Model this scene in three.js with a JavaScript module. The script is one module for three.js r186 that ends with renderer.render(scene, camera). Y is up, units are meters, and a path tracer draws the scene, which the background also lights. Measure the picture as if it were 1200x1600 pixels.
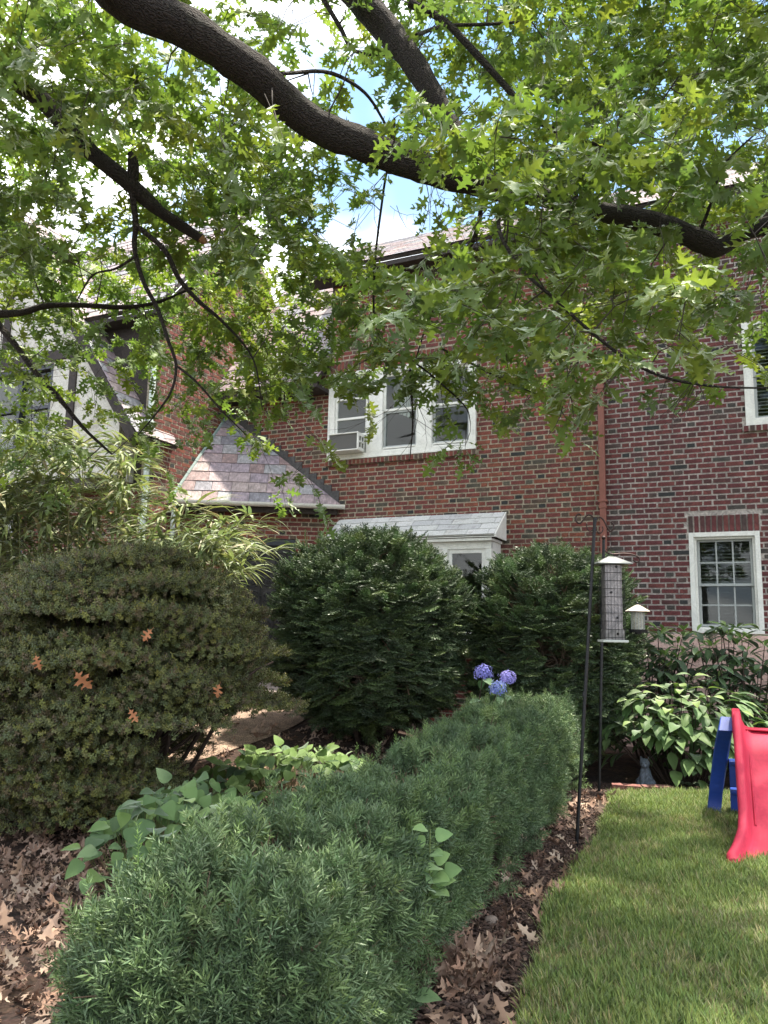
import * as THREE from 'three';
import { mergeGeometries } from 'three/addons/utils/BufferGeometryUtils.js';
import { ImprovedNoise } from 'three/addons/math/ImprovedNoise.js';
import { RoundedBoxGeometry } from 'three/addons/geometries/RoundedBoxGeometry.js';
import { MarchingCubes } from 'three/addons/objects/MarchingCubes.js';

// ---------------------------------------------------------------- camera, sky, sun, exposure
const scene = new THREE.Scene();
const EYE = new THREE.Vector3(0, 1.4, 0), FOCAL = 1200;            // FOCAL: in photograph pixels
const camera = new THREE.PerspectiveCamera(2 * Math.atan(800 / FOCAL) * 180 / Math.PI, 0.75, 0.05, 400);
camera.position.copy(EYE);
camera.rotation.order = 'YXZ';
camera.rotation.set(0.1543, 0, 0.0233);
camera.updateMatrixWorld(true);

const renderer = new THREE.WebGLRenderer({ antialias: true });
renderer.toneMapping = THREE.LinearToneMapping;
renderer.toneMappingExposure = 2.85;
renderer.shadowMap.enabled = true;

const YAW = 0.444;                                                    // the facades are turned by this against the picture
const UAX = new THREE.Vector3(Math.cos(YAW), 0, Math.sin(YAW)), NAX = new THREE.Vector3(-Math.sin(YAW), 0, Math.cos(YAW));
const P0 = new THREE.Vector3(0, 0, -11.08);                           // foot of the middle house's facade

const perlin = new ImprovedNoise();
const clamp = (x, a, b) => Math.min(b, Math.max(a, x)), lerp = (a, b, t) => a + (b - a) * t;
const smooth = (a, b, x) => { const t = clamp((x - a) / (b - a), 0, 1); return t * t * (3 - 2 * t); };
const fbm = (x, y, z, o = 4) => { let s = 0, a = 0.5, f = 1; for (let i = 0; i < o; i++) { s += a * perlin.noise(x * f, y * f, z * f + i * 7.1); a *= 0.5; f *= 2.03; } return s; };
function rng(seed) { let a = seed >>> 0; return () => { a = (a + 0x6d2b79f5) | 0; let t = Math.imul(a ^ (a >>> 15), 1 | a); t = (t + Math.imul(t ^ (t >>> 7), 61 | t)) ^ t; return ((t ^ (t >>> 14)) >>> 0) / 4294967296; }; }

{ // broken white cloud on blue, the same all round
  const W = 1024, H = 512, data = new Float32Array(W * H * 4);
  for (let j = 0; j < H; j++) {
    const el = ((j + 0.5) / H - 0.5) * Math.PI, y = Math.sin(el);
    for (let i = 0; i < W; i++) {
      const az = ((i + 0.5) / W - 0.5) * 2 * Math.PI, x = Math.cos(az) * Math.cos(el), z = Math.sin(az) * Math.cos(el), k = (j * W + i) * 4;
      const t = Math.pow(clamp(y, 0, 1), 0.55);
      let r = lerp(0.42, 0.14, t), g = lerp(0.50, 0.29, t), b = lerp(0.58, 0.52, t);
      if (y > 0) {
        const q = 1 / (y + 0.22), n = fbm(x * q * 1.5 + 3.7, 2.3, z * q * 1.5 + 0.4, 6), m = fbm(x * q * 5 + 1.7, 9.1, z * q * 5, 4);
        const c = smooth(-0.13, 0.10, n + 0.25 * m), l = 1.15 + 0.3 * m;
        r = lerp(r, l, c); g = lerp(g, l * 1.01, c); b = lerp(b, l * 1.03, c);
      } else { r = 0.20; g = 0.21; b = 0.19; }
      data[k] = r; data[k + 1] = g; data[k + 2] = b; data[k + 3] = 1;
    }
  }
  const sky = new THREE.DataTexture(data, W, H, THREE.RGBAFormat, THREE.FloatType);
  sky.mapping = THREE.EquirectangularReflectionMapping; sky.magFilter = sky.minFilter = THREE.LinearFilter; sky.wrapS = THREE.RepeatWrapping; sky.needsUpdate = true;
  scene.background = sky; scene.environment = sky;
}
const SUN = new THREE.Vector3().addScaledVector(UAX, 0.20).addScaledVector(NAX, -0.19).add(new THREE.Vector3(0, 0.95, 0)).normalize();
const sun = new THREE.DirectionalLight(new THREE.Color(1, 0.93, 0.80), 4.6);
sun.position.copy(SUN).multiplyScalar(40).add(new THREE.Vector3(0, 0, -6)); sun.target.position.set(0, 0, -6);
sun.castShadow = true; sun.shadow.radius = 3; sun.shadow.mapSize.set(4096, 4096);
Object.assign(sun.shadow.camera, { left: -14, right: 14, top: 14, bottom: -14, near: 1, far: 90 });
scene.add(sun, sun.target);

// ---------------------------------------------------------------- helpers
const V = (x, y, z) => new THREE.Vector3(x, y, z), UP = V(0, 1, 0);
function pix(x, y, z) { // the point at world depth z on the line of sight through a photograph pixel
  const d = V((x - 600) / FOCAL, -(y - 800) / FOCAL, -1).transformDirection(camera.matrixWorld);
  return EYE.clone().addScaledVector(d, z / d.z);
}
const viewInv = camera.matrixWorld.clone().invert();
function toPix(p) { const q = p.clone().applyMatrix4(viewInv); return [600 - FOCAL * q.x / q.z, 800 + FOCAL * q.y / q.z, -q.z]; }
const numbers = {};
function numbered(name) { const n = numbers[name] = (numbers[name] ?? -1) + 1; return n ? name + '_' + String(n).padStart(3, '0') : name; }
function tag(o, label, category, group, kind) { o.userData.label = label; if (category) o.userData.category = category; if (group) o.userData.group = group; if (kind) o.userData.kind = kind; return o; }
function thing(name, label, category, pos = V(0, 0, 0), turn = 0, group) {
  const o = new THREE.Group(); o.name = numbered(name); o.position.copy(pos); o.rotation.y = turn; scene.add(o); o.updateMatrixWorld(true);
  return tag(o, label, category, group);
}
function mesh(name, geo, mat, parent = scene) {
  const m = new THREE.Mesh(Array.isArray(geo) ? merge(geo) : geo, mat); m.name = parent === scene ? numbered(name) : name;
  m.castShadow = m.receiveShadow = true; parent.add(m); return m;
}
function group(name, parent) { const g = new THREE.Group(); g.name = name; parent.add(g); return g; }
function merge(list) {
  const flat = list.map((g) => { let h = g.index ? g.toNonIndexed() : g; for (const k of Object.keys(h.attributes)) if (!['position', 'normal', 'uv', 'color'].includes(k)) h.deleteAttribute(k); return h; });
  const col = flat.every((g) => g.attributes.color), uv = flat.every((g) => g.attributes.uv);
  for (const g of flat) { if (!col) g.deleteAttribute('color'); if (!uv) g.deleteAttribute('uv'); if (!g.attributes.normal) g.computeVertexNormals(); }
  return mergeGeometries(flat);
}
function metres(g, s = 1) { // uv in metres from the face direction
  const p = g.attributes.position, n = g.attributes.normal, uv = new Float32Array(p.count * 2);
  for (let i = 0; i < p.count; i++) {
    const a = Math.abs(n.getX(i)), b = Math.abs(n.getY(i)), c = Math.abs(n.getZ(i));
    if (b >= a && b >= c) { uv[2 * i] = p.getX(i); uv[2 * i + 1] = p.getZ(i); } else if (a > c) { uv[2 * i] = p.getZ(i); uv[2 * i + 1] = p.getY(i); } else { uv[2 * i] = p.getX(i); uv[2 * i + 1] = p.getY(i); }
    uv[2 * i] *= s; uv[2 * i + 1] *= s;
  }
  g.setAttribute('uv', new THREE.BufferAttribute(uv, 2)); return g;
}
function box(x0, x1, y0, y1, z0, z1, r = 0) {
  const w = x1 - x0, h = y1 - y0, d = z1 - z0, g = r ? new RoundedBoxGeometry(w, h, d, 1, Math.min(r, w / 2.2, h / 2.2, d / 2.2)) : new THREE.BoxGeometry(w, h, d);
  return metres(g.translate((x0 + x1) / 2, (y0 + y1) / 2, (z0 + z1) / 2));
}
function tube(pts, radii, sides = 6, smoothIt = true, closed = true) { // tapered tube through points
  let P = pts, R = radii;
  if (smoothIt && pts.length > 2) {
    const c = new THREE.CatmullRomCurve3(pts, false, 'centripetal'), n = (pts.length - 1) * smoothIt * 1 + 1; P = []; R = [];
    const N = Math.max(2, Math.round((pts.length - 1) * (smoothIt === true ? 3 : smoothIt)));
    for (let i = 0; i <= N; i++) { const t = i / N, f = t * (pts.length - 1), k = Math.min(pts.length - 2, Math.floor(f)); P.push(c.getPoint(t)); R.push(lerp(radii[k], radii[k + 1], f - k)); }
  }
  const n = P.length, pos = [], nor = [], uv = [], idx = []; let side = V(1, 0, 0), len = 0;
  for (let i = 0; i < n; i++) {
    const d = (i < n - 1 ? P[i + 1].clone().sub(P[i]) : P[i].clone().sub(P[i - 1])); if (i > 0 && i < n - 1) d.add(P[i].clone().sub(P[i - 1])); d.normalize();
    if (i === 0 && Math.abs(d.x) > 0.9) side = V(0, 0, 1);
    side = side.clone().addScaledVector(d, -side.dot(d)).normalize(); const up = d.clone().cross(side);
    if (i) len += P[i].distanceTo(P[i - 1]);
    for (let k = 0; k <= sides; k++) {
      const a = k / sides * 2 * Math.PI, v = side.clone().multiplyScalar(Math.cos(a)).addScaledVector(up, Math.sin(a));
      pos.push(P[i].x + v.x * R[i], P[i].y + v.y * R[i], P[i].z + v.z * R[i]); nor.push(v.x, v.y, v.z); uv.push(k / sides * Math.max(0.05, R[0] * 6.28), len);
    }
  }
  for (let i = 0; i < n - 1; i++) for (let k = 0; k < sides; k++) { const a = i * (sides + 1) + k, b = a + sides + 1; idx.push(a, a + 1, b, a + 1, b + 1, b); }
  if (closed) for (const e of [0, n - 1]) { const a = e * (sides + 1); for (let k = 1; k < sides - 1; k++) e ? idx.push(a, a + k, a + k + 1) : idx.push(a, a + k + 1, a + k); }
  const g = new THREE.BufferGeometry();
  g.setAttribute('position', new THREE.Float32BufferAttribute(pos, 3)); g.setAttribute('normal', new THREE.Float32BufferAttribute(nor, 3)); g.setAttribute('uv', new THREE.Float32BufferAttribute(uv, 2)); g.setIndex(idx); return g;
}
function prism(poly, thick) { // a flat piece: outline in x-y counter-clockwise, from z = 0 to -thick
  const pos = [], n = poly.length, tri = (a, b, c) => pos.push(...a, ...b, ...c), f = (p) => [p[0], p[1], 0], k = (p) => [p[0], p[1], -thick];
  for (let i = 1; i < n - 1; i++) { tri(f(poly[0]), f(poly[i]), f(poly[i + 1])); tri(k(poly[0]), k(poly[i + 1]), k(poly[i])); }
  for (let i = 0; i < n; i++) { const a = poly[i], b = poly[(i + 1) % n]; tri(f(a), k(a), k(b)); tri(f(a), k(b), f(b)); }
  const g = new THREE.BufferGeometry(); g.setAttribute('position', new THREE.Float32BufferAttribute(pos, 3)); g.computeVertexNormals(); return metres(g);
}
function clipPoly(poly, a, b, c) { // keep a x + b y <= c
  const out = [];
  for (let i = 0; i < poly.length; i++) {
    const p = poly[i], q = poly[(i + 1) % poly.length], dp = a * p[0] + b * p[1] - c, dq = a * q[0] + b * q[1] - c;
    if (dp <= 0) out.push(p);
    if ((dp < 0 && dq > 0) || (dp > 0 && dq < 0)) { const t = dp / (dp - dq); out.push([lerp(p[0], q[0], t), lerp(p[1], q[1], t)]); }
  }
  return out;
}
function frame(o, y, n) { // matrix with y axis along y, z axis near n, at o
  const Y = y.clone().normalize(), Z = n.clone().addScaledVector(Y, -n.dot(Y)); if (Z.lengthSq() < 1e-8) Z.set(0.3, 0.2, 0.9).addScaledVector(Y, -Y.dot(Z)); Z.normalize();
  return new THREE.Matrix4().makeBasis(Y.clone().cross(Z), Y, Z).setPosition(o);
}
class Copies {
  constructor() { this.m = []; this.c = []; }
  add(matrix, s, color) { const m = matrix.clone(); if (s !== 1) m.scale(s.isVector3 ? s : V(s, s, s)); this.m.push(m); this.c.push(color); }
  build(name, geo, mat, parent = scene) {
    const im = new THREE.InstancedMesh(geo, mat, Math.max(1, this.m.length)); im.name = parent === scene ? numbered(name) : name;
    this.m.forEach((m, i) => { im.setMatrixAt(i, m); im.setColorAt(i, this.c[i]); });
    im.castShadow = im.receiveShadow = true; im.userData.kind = 'stuff'; parent.add(im); return im;
  }
}
const rgb = (r, g, b) => new THREE.Color().setRGB(r, g, b);
function vary(R, base, dv = 0.25, dh = 0.12) { const k = 1 + (R() - 0.5) * 2 * dv, h = (R() - 0.5) * 2 * dh; return rgb(base[0] * k * (1 + h), base[1] * k, base[2] * k * (1 - h)); }
const randDir = (R) => { const y = R() * 2 - 1, a = R() * 6.2832, s = Math.sqrt(1 - y * y); return V(s * Math.cos(a), y, s * Math.sin(a)); };

// textures: grain and patches, no light
function tex(size, fn, srgb = false) {
  const d = new Uint8Array(size * size * 4);
  for (let j = 0; j < size; j++) for (let i = 0; i < size; i++) { const v = fn(i / size, j / size), k = (j * size + i) * 4; d[k] = clamp(v[0], 0, 1) * 255; d[k + 1] = clamp(v[1], 0, 1) * 255; d[k + 2] = clamp(v[2], 0, 1) * 255; d[k + 3] = 255; }
  const t = new THREE.DataTexture(d, size, size); t.wrapS = t.wrapT = THREE.RepeatWrapping; t.magFilter = THREE.LinearFilter; t.minFilter = THREE.LinearMipmapLinearFilter; t.generateMipmaps = true;
  if (srgb) t.colorSpace = THREE.SRGBColorSpace; t.needsUpdate = true; return t;
}
const T2 = 2 * Math.PI; // tiling noise: a torus in noise space
const tn = (u, v, f, o = 4, s = 0) => { const a = u * T2, b = v * T2, r = f / T2; return fbm(Math.cos(a) * r + 5.2 + s, Math.sin(a) * r + Math.cos(b) * r * 0.9, Math.sin(b) * r + s, o); };
const scaled = (t, s) => { const c = t.clone(); c.repeat.set(s, s); c.needsUpdate = true; return c; };
const grainTex = tex(512, (u, v) => { const g = 0.82 + 0.35 * tn(u, v, 26, 4) + 0.22 * tn(u, v, 5, 3, 3); return [g, g, g]; }, true);
const grainBump = tex(512, (u, v) => { const g = 0.5 + 0.8 * tn(u, v, 40, 4, 8); return [g, g, g]; });
const stuccoBump = tex(512, (u, v) => { const g = 0.5 + 0.9 * tn(u, v, 60, 3, 2) + 0.3 * tn(u, v, 12, 2); return [g, g, g]; });
const soilTex = tex(512, (u, v) => { const a = tn(u, v, 9, 5), b = tn(u, v, 60, 3, 4), k = 0.62 + 0.5 * a + 0.5 * b; return [k, k * (0.9 + 0.15 * a), k * (0.84 + 0.2 * b)]; }, true);
const gravelTex = tex(512, (u, v) => { const b = tn(u, v, 110, 2, 4), a = tn(u, v, 8, 4), k = 0.72 + 0.9 * b + 0.25 * a; return [k, k * 0.97, k * 0.95]; }, true);
const barkBump = tex(512, (u, v) => { const w = tn(u, v, 10, 4) * 0.12, r = Math.abs(Math.sin((u + w) * T2 * 11 + 4 * tn(u, v, 14, 3, 1))); return Array(3).fill(clamp(0.25 + 0.65 * Math.sqrt(r) + 0.5 * tn(u, v, 50, 3, 6), 0, 1)); });
const barkTex = tex(512, (u, v) => { const w = tn(u, v, 10, 4) * 0.12, r = Math.abs(Math.sin((u + w) * T2 * 11 + 4 * tn(u, v, 14, 3, 1))), l = smooth(0.05, 0.3, tn(u, v, 7, 4, 9)); const k = 0.5 + 0.35 * Math.sqrt(r) + 0.3 * tn(u, v, 50, 3, 6); return [k + 0.06 * l, k * 0.95 + 0.1 * l, k * 0.92 + 0.04 * l]; }, true);
const slateTex = tex(512, (u, v) => { const k = 0.82 + 0.3 * tn(u, v, 14, 5) + 0.2 * tn(u, v * 0.3, 50, 3, 5), s = smooth(0.12, 0.3, tn(u, v, 6, 4, 3)); return [k + 0.08 * s, k + 0.06 * s, k + 0.05 * s]; }, true);
const stainTex = tex(512, (u, v) => { const a = tn(u, v, 6, 5, 2), s = smooth(0.02, 0.30, a), g = 0.95 + 0.25 * tn(u, v, 70, 3); return [g - 0.13 * s, g - 0.14 * s, g - 0.15 * s]; }, true);
const wearTex = tex(512, (u, v) => { const a = tn(u, v, 7, 5, 6), g = 0.96 + 0.10 * a + 0.10 * tn(u, v, 45, 3, 1); return [g, g * 0.995, g * 0.98]; }, true);

const std = (color, o = {}) => new THREE.MeshStandardMaterial({ color: color.isColor ? color : rgb(...color), roughness: 0.8, ...o });
const phys = (color, o = {}) => new THREE.MeshPhysicalMaterial({ color: color.isColor ? color : rgb(...color), roughness: 0.8, ...o });
const leafMat = (o = {}) => phys([1, 1, 1], { roughness: 0.92, transmission: 0.42, thickness: 0, side: THREE.DoubleSide, clearcoat: 0.28, clearcoatRoughness: 0.38, ...o });
const MT = {
  white: std([0.78, 0.78, 0.75], { roughness: 0.55, map: wearTex, bumpMap: grainBump, bumpScale: 0.0008 }),
  sash: std([0.34, 0.36, 0.35], { roughness: 0.5 }),
  greyScreen: std([0.13, 0.13, 0.13], { roughness: 0.8 }),
  glass: phys([0.86, 0.90, 0.88], { transmission: 1, thickness: 0, roughness: 0.02, ior: 1.34 }),
  room: std([0.38, 0.38, 0.35], { roughness: 0.95 }),
  blind: std([0.30, 0.30, 0.29], { roughness: 0.6 }),
  iron: std([0.018, 0.018, 0.02], { roughness: 0.45, metalness: 0.4 }),
  ironBrown: std([0.05, 0.028, 0.025], { roughness: 0.45, metalness: 0.5 }),
  spout: std([0.24, 0.085, 0.062], { roughness: 0.55, map: wearTex }),
  spoutPale: std([0.58, 0.66, 0.63], { roughness: 0.45, map: wearTex }),
  timber: std([0.045, 0.033, 0.028], { roughness: 0.8, map: grainTex, bumpMap: grainBump, bumpScale: 0.002 }),
  stucco: std([0.60, 0.58, 0.52], { roughness: 0.9, map: stainTex, bumpMap: stuccoBump, bumpScale: 0.004 }),
  pinkStucco: std([0.74, 0.50, 0.43], { roughness: 0.9, map: stainTex, bumpMap: stuccoBump, bumpScale: 0.004 }),
  copper: std([0.30, 0.40, 0.37], { roughness: 0.6, map: grainTex }),
  lead: std([0.09, 0.085, 0.085], { roughness: 0.7, map: grainTex }),
  darkFrame: std([0.025, 0.03, 0.04], { roughness: 0.5 }),
};
// ---------------------------------------------------------------- ground
const rise = (x, z) => 0.5 * smooth(4.8, 9.5, -z) * (1 - smooth(-1.0, 1.5, x)) + 0.10 * smooth(7.2, 9, -z) * smooth(-0.5, 1.5, x);
const H = (x, z) => rise(x, z) + 0.012 * perlin.noise(x * 1.7, 0.3, z * 1.7);
function sheet(name, zs, left, right, cols, lift, mat, kindLabel, s = 1) {
  const pos = [], uv = [], idx = [], n = cols + 1;
  zs.forEach((z, j) => { for (let i = 0; i <= cols; i++) { const x = lerp(left(z), right(z), i / cols); pos.push(x, H(x, z) + lift, z); uv.push(x * s, z * s); if (j && i) { const a = (j - 1) * n + i - 1, b = a + n; idx.push(a, b, a + 1, b, b + 1, a + 1); } } });
  const g = new THREE.BufferGeometry(); g.setAttribute('position', new THREE.Float32BufferAttribute(pos, 3)); g.setAttribute('uv', new THREE.Float32BufferAttribute(uv, 2)); g.setIndex(idx); 
  g.computeVertexNormals(); if (g.attributes.normal.getY(0) < 0) { g.setIndex(idx.map((_, i) => idx[i - i % 3 + [0, 2, 1][i % 3]])); g.computeVertexNormals(); }
  const m = mesh(name, g, mat); m.userData.kind = 'structure'; m.userData.label = kindLabel; return m;
}
const curve = (pts) => (z) => { // piecewise-linear x of z, pts by falling z
  if (z >= pts[0][0]) { const [a, b] = pts; return lerp(a[1], b[1], (z - a[0]) / (b[0] - a[0])); }
  for (let i = 1; i < pts.length; i++) if (z >= pts[i][0] || i === pts.length - 1) return lerp(pts[i - 1][1], pts[i][1], (z - pts[i - 1][0]) / (pts[i][0] - pts[i - 1][0]));
};
const range = (a, b, n) => Array.from({ length: n + 1 }, (_, i) => lerp(a, b, i / n));
const lawnEdgeBase = curve([[-3.05, 0.56], [-3.75, 0.77], [-4.25, 0.94], [-4.67, 1.15], [-5.35, 1.45], [-6.05, 1.72], [-7.1, 2.08]]);
const lawnEdge = (z) => lawnEdgeBase(z) + 0.05 * perlin.noise(z * 2.3, 4.1, 0.2) + 0.025 * perlin.noise(z * 9, 1.1, 0.2);
const hedgeRight = curve([[-1.8, -0.28], [-2.6, -0.03], [-3.03, 0.12], [-3.58, 0.32], [-4.42, 0.66], [-5.47, 1.08], [-6.67, 1.56], [-7.7, 1.98]]);
const hedgeLeft = curve([[-1.8, -0.90], [-2.4, -0.76], [-2.9, -0.60], [-3.7, -0.25], [-4.5, 0.04], [-6.1, 0.56], [-7.7, 1.16]]);
const soil = std([0.115, 0.075, 0.055], { roughness: 0.95, map: soilTex, bumpMap: grainBump, bumpScale: 0.012 });
{
  const zs = [60, 30, 15, 8, ...range(4, -14, 90), -20, -40, -90, -200], xs = [-150, -60, -25, -12, ...range(-8, 8, 80), 12, 25, 60, 150];
  const pos = [], uv = [], idx = [];
  zs.forEach((z, j) => xs.forEach((x, i) => { pos.push(x, H(x, z), z); uv.push(x * 0.8, z * 0.8); if (i && j) { const n = xs.length, a = (j - 1) * n + i - 1, b = a + n; idx.push(a, a + 1, b, b, a + 1, b + 1); } }));
  const g = new THREE.BufferGeometry(); g.setAttribute('position', new THREE.Float32BufferAttribute(pos, 3)); g.setAttribute('uv', new THREE.Float32BufferAttribute(uv, 2)); g.setIndex(idx); g.computeVertexNormals();
  if (g.attributes.normal.getY(0) < 0) { for (let i = 0; i < idx.length; i += 3) [idx[i], idx[i + 1]] = [idx[i + 1], idx[i]]; g.setIndex(idx); g.computeVertexNormals(); }
  const m = mesh('ground', g, soil); m.userData.kind = 'structure'; m.userData.label = 'bare brown garden soil';
}
sheet('mulch_bed', range(3, -7.9, 80), (z) => hedgeLeft(z) - 0.1, (z) => (z > -7.1 ? lawnEdge(z) + 0.06 : 2.4), 10, 0.006, std([0.065, 0.040, 0.030], { roughness: 0.95, map: soilTex, bumpMap: grainBump, bumpScale: 0.012 }), 'dark bark mulch strip between hedge and lawn', 1.3);
sheet('lawn', range(4, -7.08, 90), lawnEdge, () => 9, 40, 0.014, std([0.075, 0.085, 0.030], { roughness: 0.95, map: soilTex, bumpMap: grainBump, bumpScale: 0.01 }), 'mown green lawn', 1.1);
{ // path from the far side of the garden up to the entrance step
  const c = [V(-7, 0, -4.9), V(-5, 0, -5.8), V(-3.4, 0, -6.5), V(-2.35, 0, -7.1), V(-1.62, 0, -8.0), V(-1.3, 0, -9.5)], w = [0.55, 0.55, 0.55, 0.55, 0.6, 0.68];
  const cur = new THREE.CatmullRomCurve3(c), pos = [], uv = [], idx = [], N = 50, M = 8;
  for (let j = 0; j <= N; j++) { const t = j / N, p = cur.getPoint(t), d = cur.getTangent(t), k = t * 5, i0 = Math.min(4, Math.floor(k)), hw = lerp(w[i0], w[i0 + 1], k - i0);
    for (let i = 0; i <= M; i++) { const o = lerp(-hw, hw, i / M) + 0.03 * perlin.noise(t * 20, i === 0 ? 1.5 : 7.5, 0.3) * (i === 0 || i === M), x = p.x - d.z * o, z = p.z + d.x * o; pos.push(x, H(x, z) + 0.010, z); uv.push(x, z); if (i && j) { const a = (j - 1) * (M + 1) + i - 1, b = a + M + 1; idx.push(a, a + 1, b, b, a + 1, b + 1); } } }
  const g = new THREE.BufferGeometry(); g.setAttribute('position', new THREE.Float32BufferAttribute(pos, 3)); g.setAttribute('uv', new THREE.Float32BufferAttribute(uv, 2)); g.setIndex(idx); g.computeVertexNormals();
  if (g.attributes.normal.getY(0) < 0) { for (let i = 0; i < idx.length; i += 3) [idx[i], idx[i + 1]] = [idx[i + 1], idx[i]]; g.setIndex(idx); g.computeVertexNormals(); }
  const m = mesh('path', g, std([0.46, 0.34, 0.26], { roughness: 0.9, map: gravelTex, bumpMap: grainBump, bumpScale: 0.003 })); m.userData.kind = 'structure'; m.userData.label = 'worn tan garden path to the entrance';
  const s = mesh('entrance_landing', box(-2.7, -0.4, 0.3, 0.635, -11.9, -9.42, 0.02), std([0.42, 0.36, 0.34], { roughness: 0.9, map: gravelTex, bumpMap: grainBump, bumpScale: 0.004 })); s.userData.kind = 'structure'; s.userData.label = 'raised pebbled concrete landing before the entrance';
}

// ---------------------------------------------------------------- brickwork
const BW = 0.193, BH = 0.0475, HW = 0.087, JO = 0.0185, COURSE = 0.0667;
function brickGeo(w, R) {
  const g = new THREE.BoxGeometry(w, BH, 0.03), p = g.attributes.position, j = {};
  for (let i = 0; i < p.count; i++) { const k = [p.getX(i), p.getY(i), p.getZ(i)].map((v) => (v > 0 ? 1 : 0)).join(''); j[k] ??= [(R() - 0.5) * 0.006, (R() - 0.5) * 0.0045, (R() - 0.5) * 0.003]; p.setXYZ(i, p.getX(i) + j[k][0], p.getY(i) + j[k][1], p.getZ(i) + j[k][2]); }
  g.computeVertexNormals(); metres(g, 2.2); const o = R(), q = R(), uv = g.attributes.uv; for (let i = 0; i < uv.count; i++) uv.setXY(i, uv.getX(i) + o, uv.getY(i) + q); return g;
}
const bR = rng(11), stretchers = Array.from({ length: 6 }, () => brickGeo(BW, bR)), headers = Array.from({ length: 6 }, () => brickGeo(HW, bR));
const brickOpts = { roughness: 0.88, map: grainTex, bumpMap: grainBump, bumpScale: 0.003 };
const PAL = {
  warm: [[0.235, 0.060, 0.045], [0.215, 0.058, 0.048], [0.255, 0.068, 0.046], [0.19, 0.052, 0.044], [0.28, 0.085, 0.05], [0.165, 0.062, 0.05], [0.13, 0.085, 0.06], [0.105, 0.09, 0.066], [0.045, 0.045, 0.042]],
  wine: [[0.175, 0.046, 0.046], [0.16, 0.042, 0.044], [0.19, 0.052, 0.048], [0.145, 0.042, 0.044], [0.20, 0.058, 0.052], [0.125, 0.048, 0.047], [0.10, 0.062, 0.056], [0.088, 0.075, 0.066], [0.042, 0.042, 0.042]],
};
const palMats = {}; for (const k in PAL) palMats[k] = PAL[k].map((c) => std(c, brickOpts));
const looseBrick = std([1, 1, 1], { ...brickOpts, vertexColors: true });
const MORTAR = { warm: std([0.47, 0.40, 0.30], { roughness: 0.95, map: grainTex, bumpMap: grainBump, bumpScale: 0.004 }), wine: std([0.52, 0.46, 0.42], { roughness: 0.95, map: grainTex, bumpMap: grainBump, bumpScale: 0.004 }) };
function pickTone(R, header) { const r = R(); if (header) return r < 0.42 ? (R() * 5) | 0 : r < 0.62 ? 5 : r < 0.78 ? 6 : r < 0.93 ? 7 : 8; return r < 0.86 ? (R() * 5) | 0 : r < 0.93 ? 5 : r < 0.96 ? 6 : r < 0.985 ? 7 : 8; }
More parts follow.
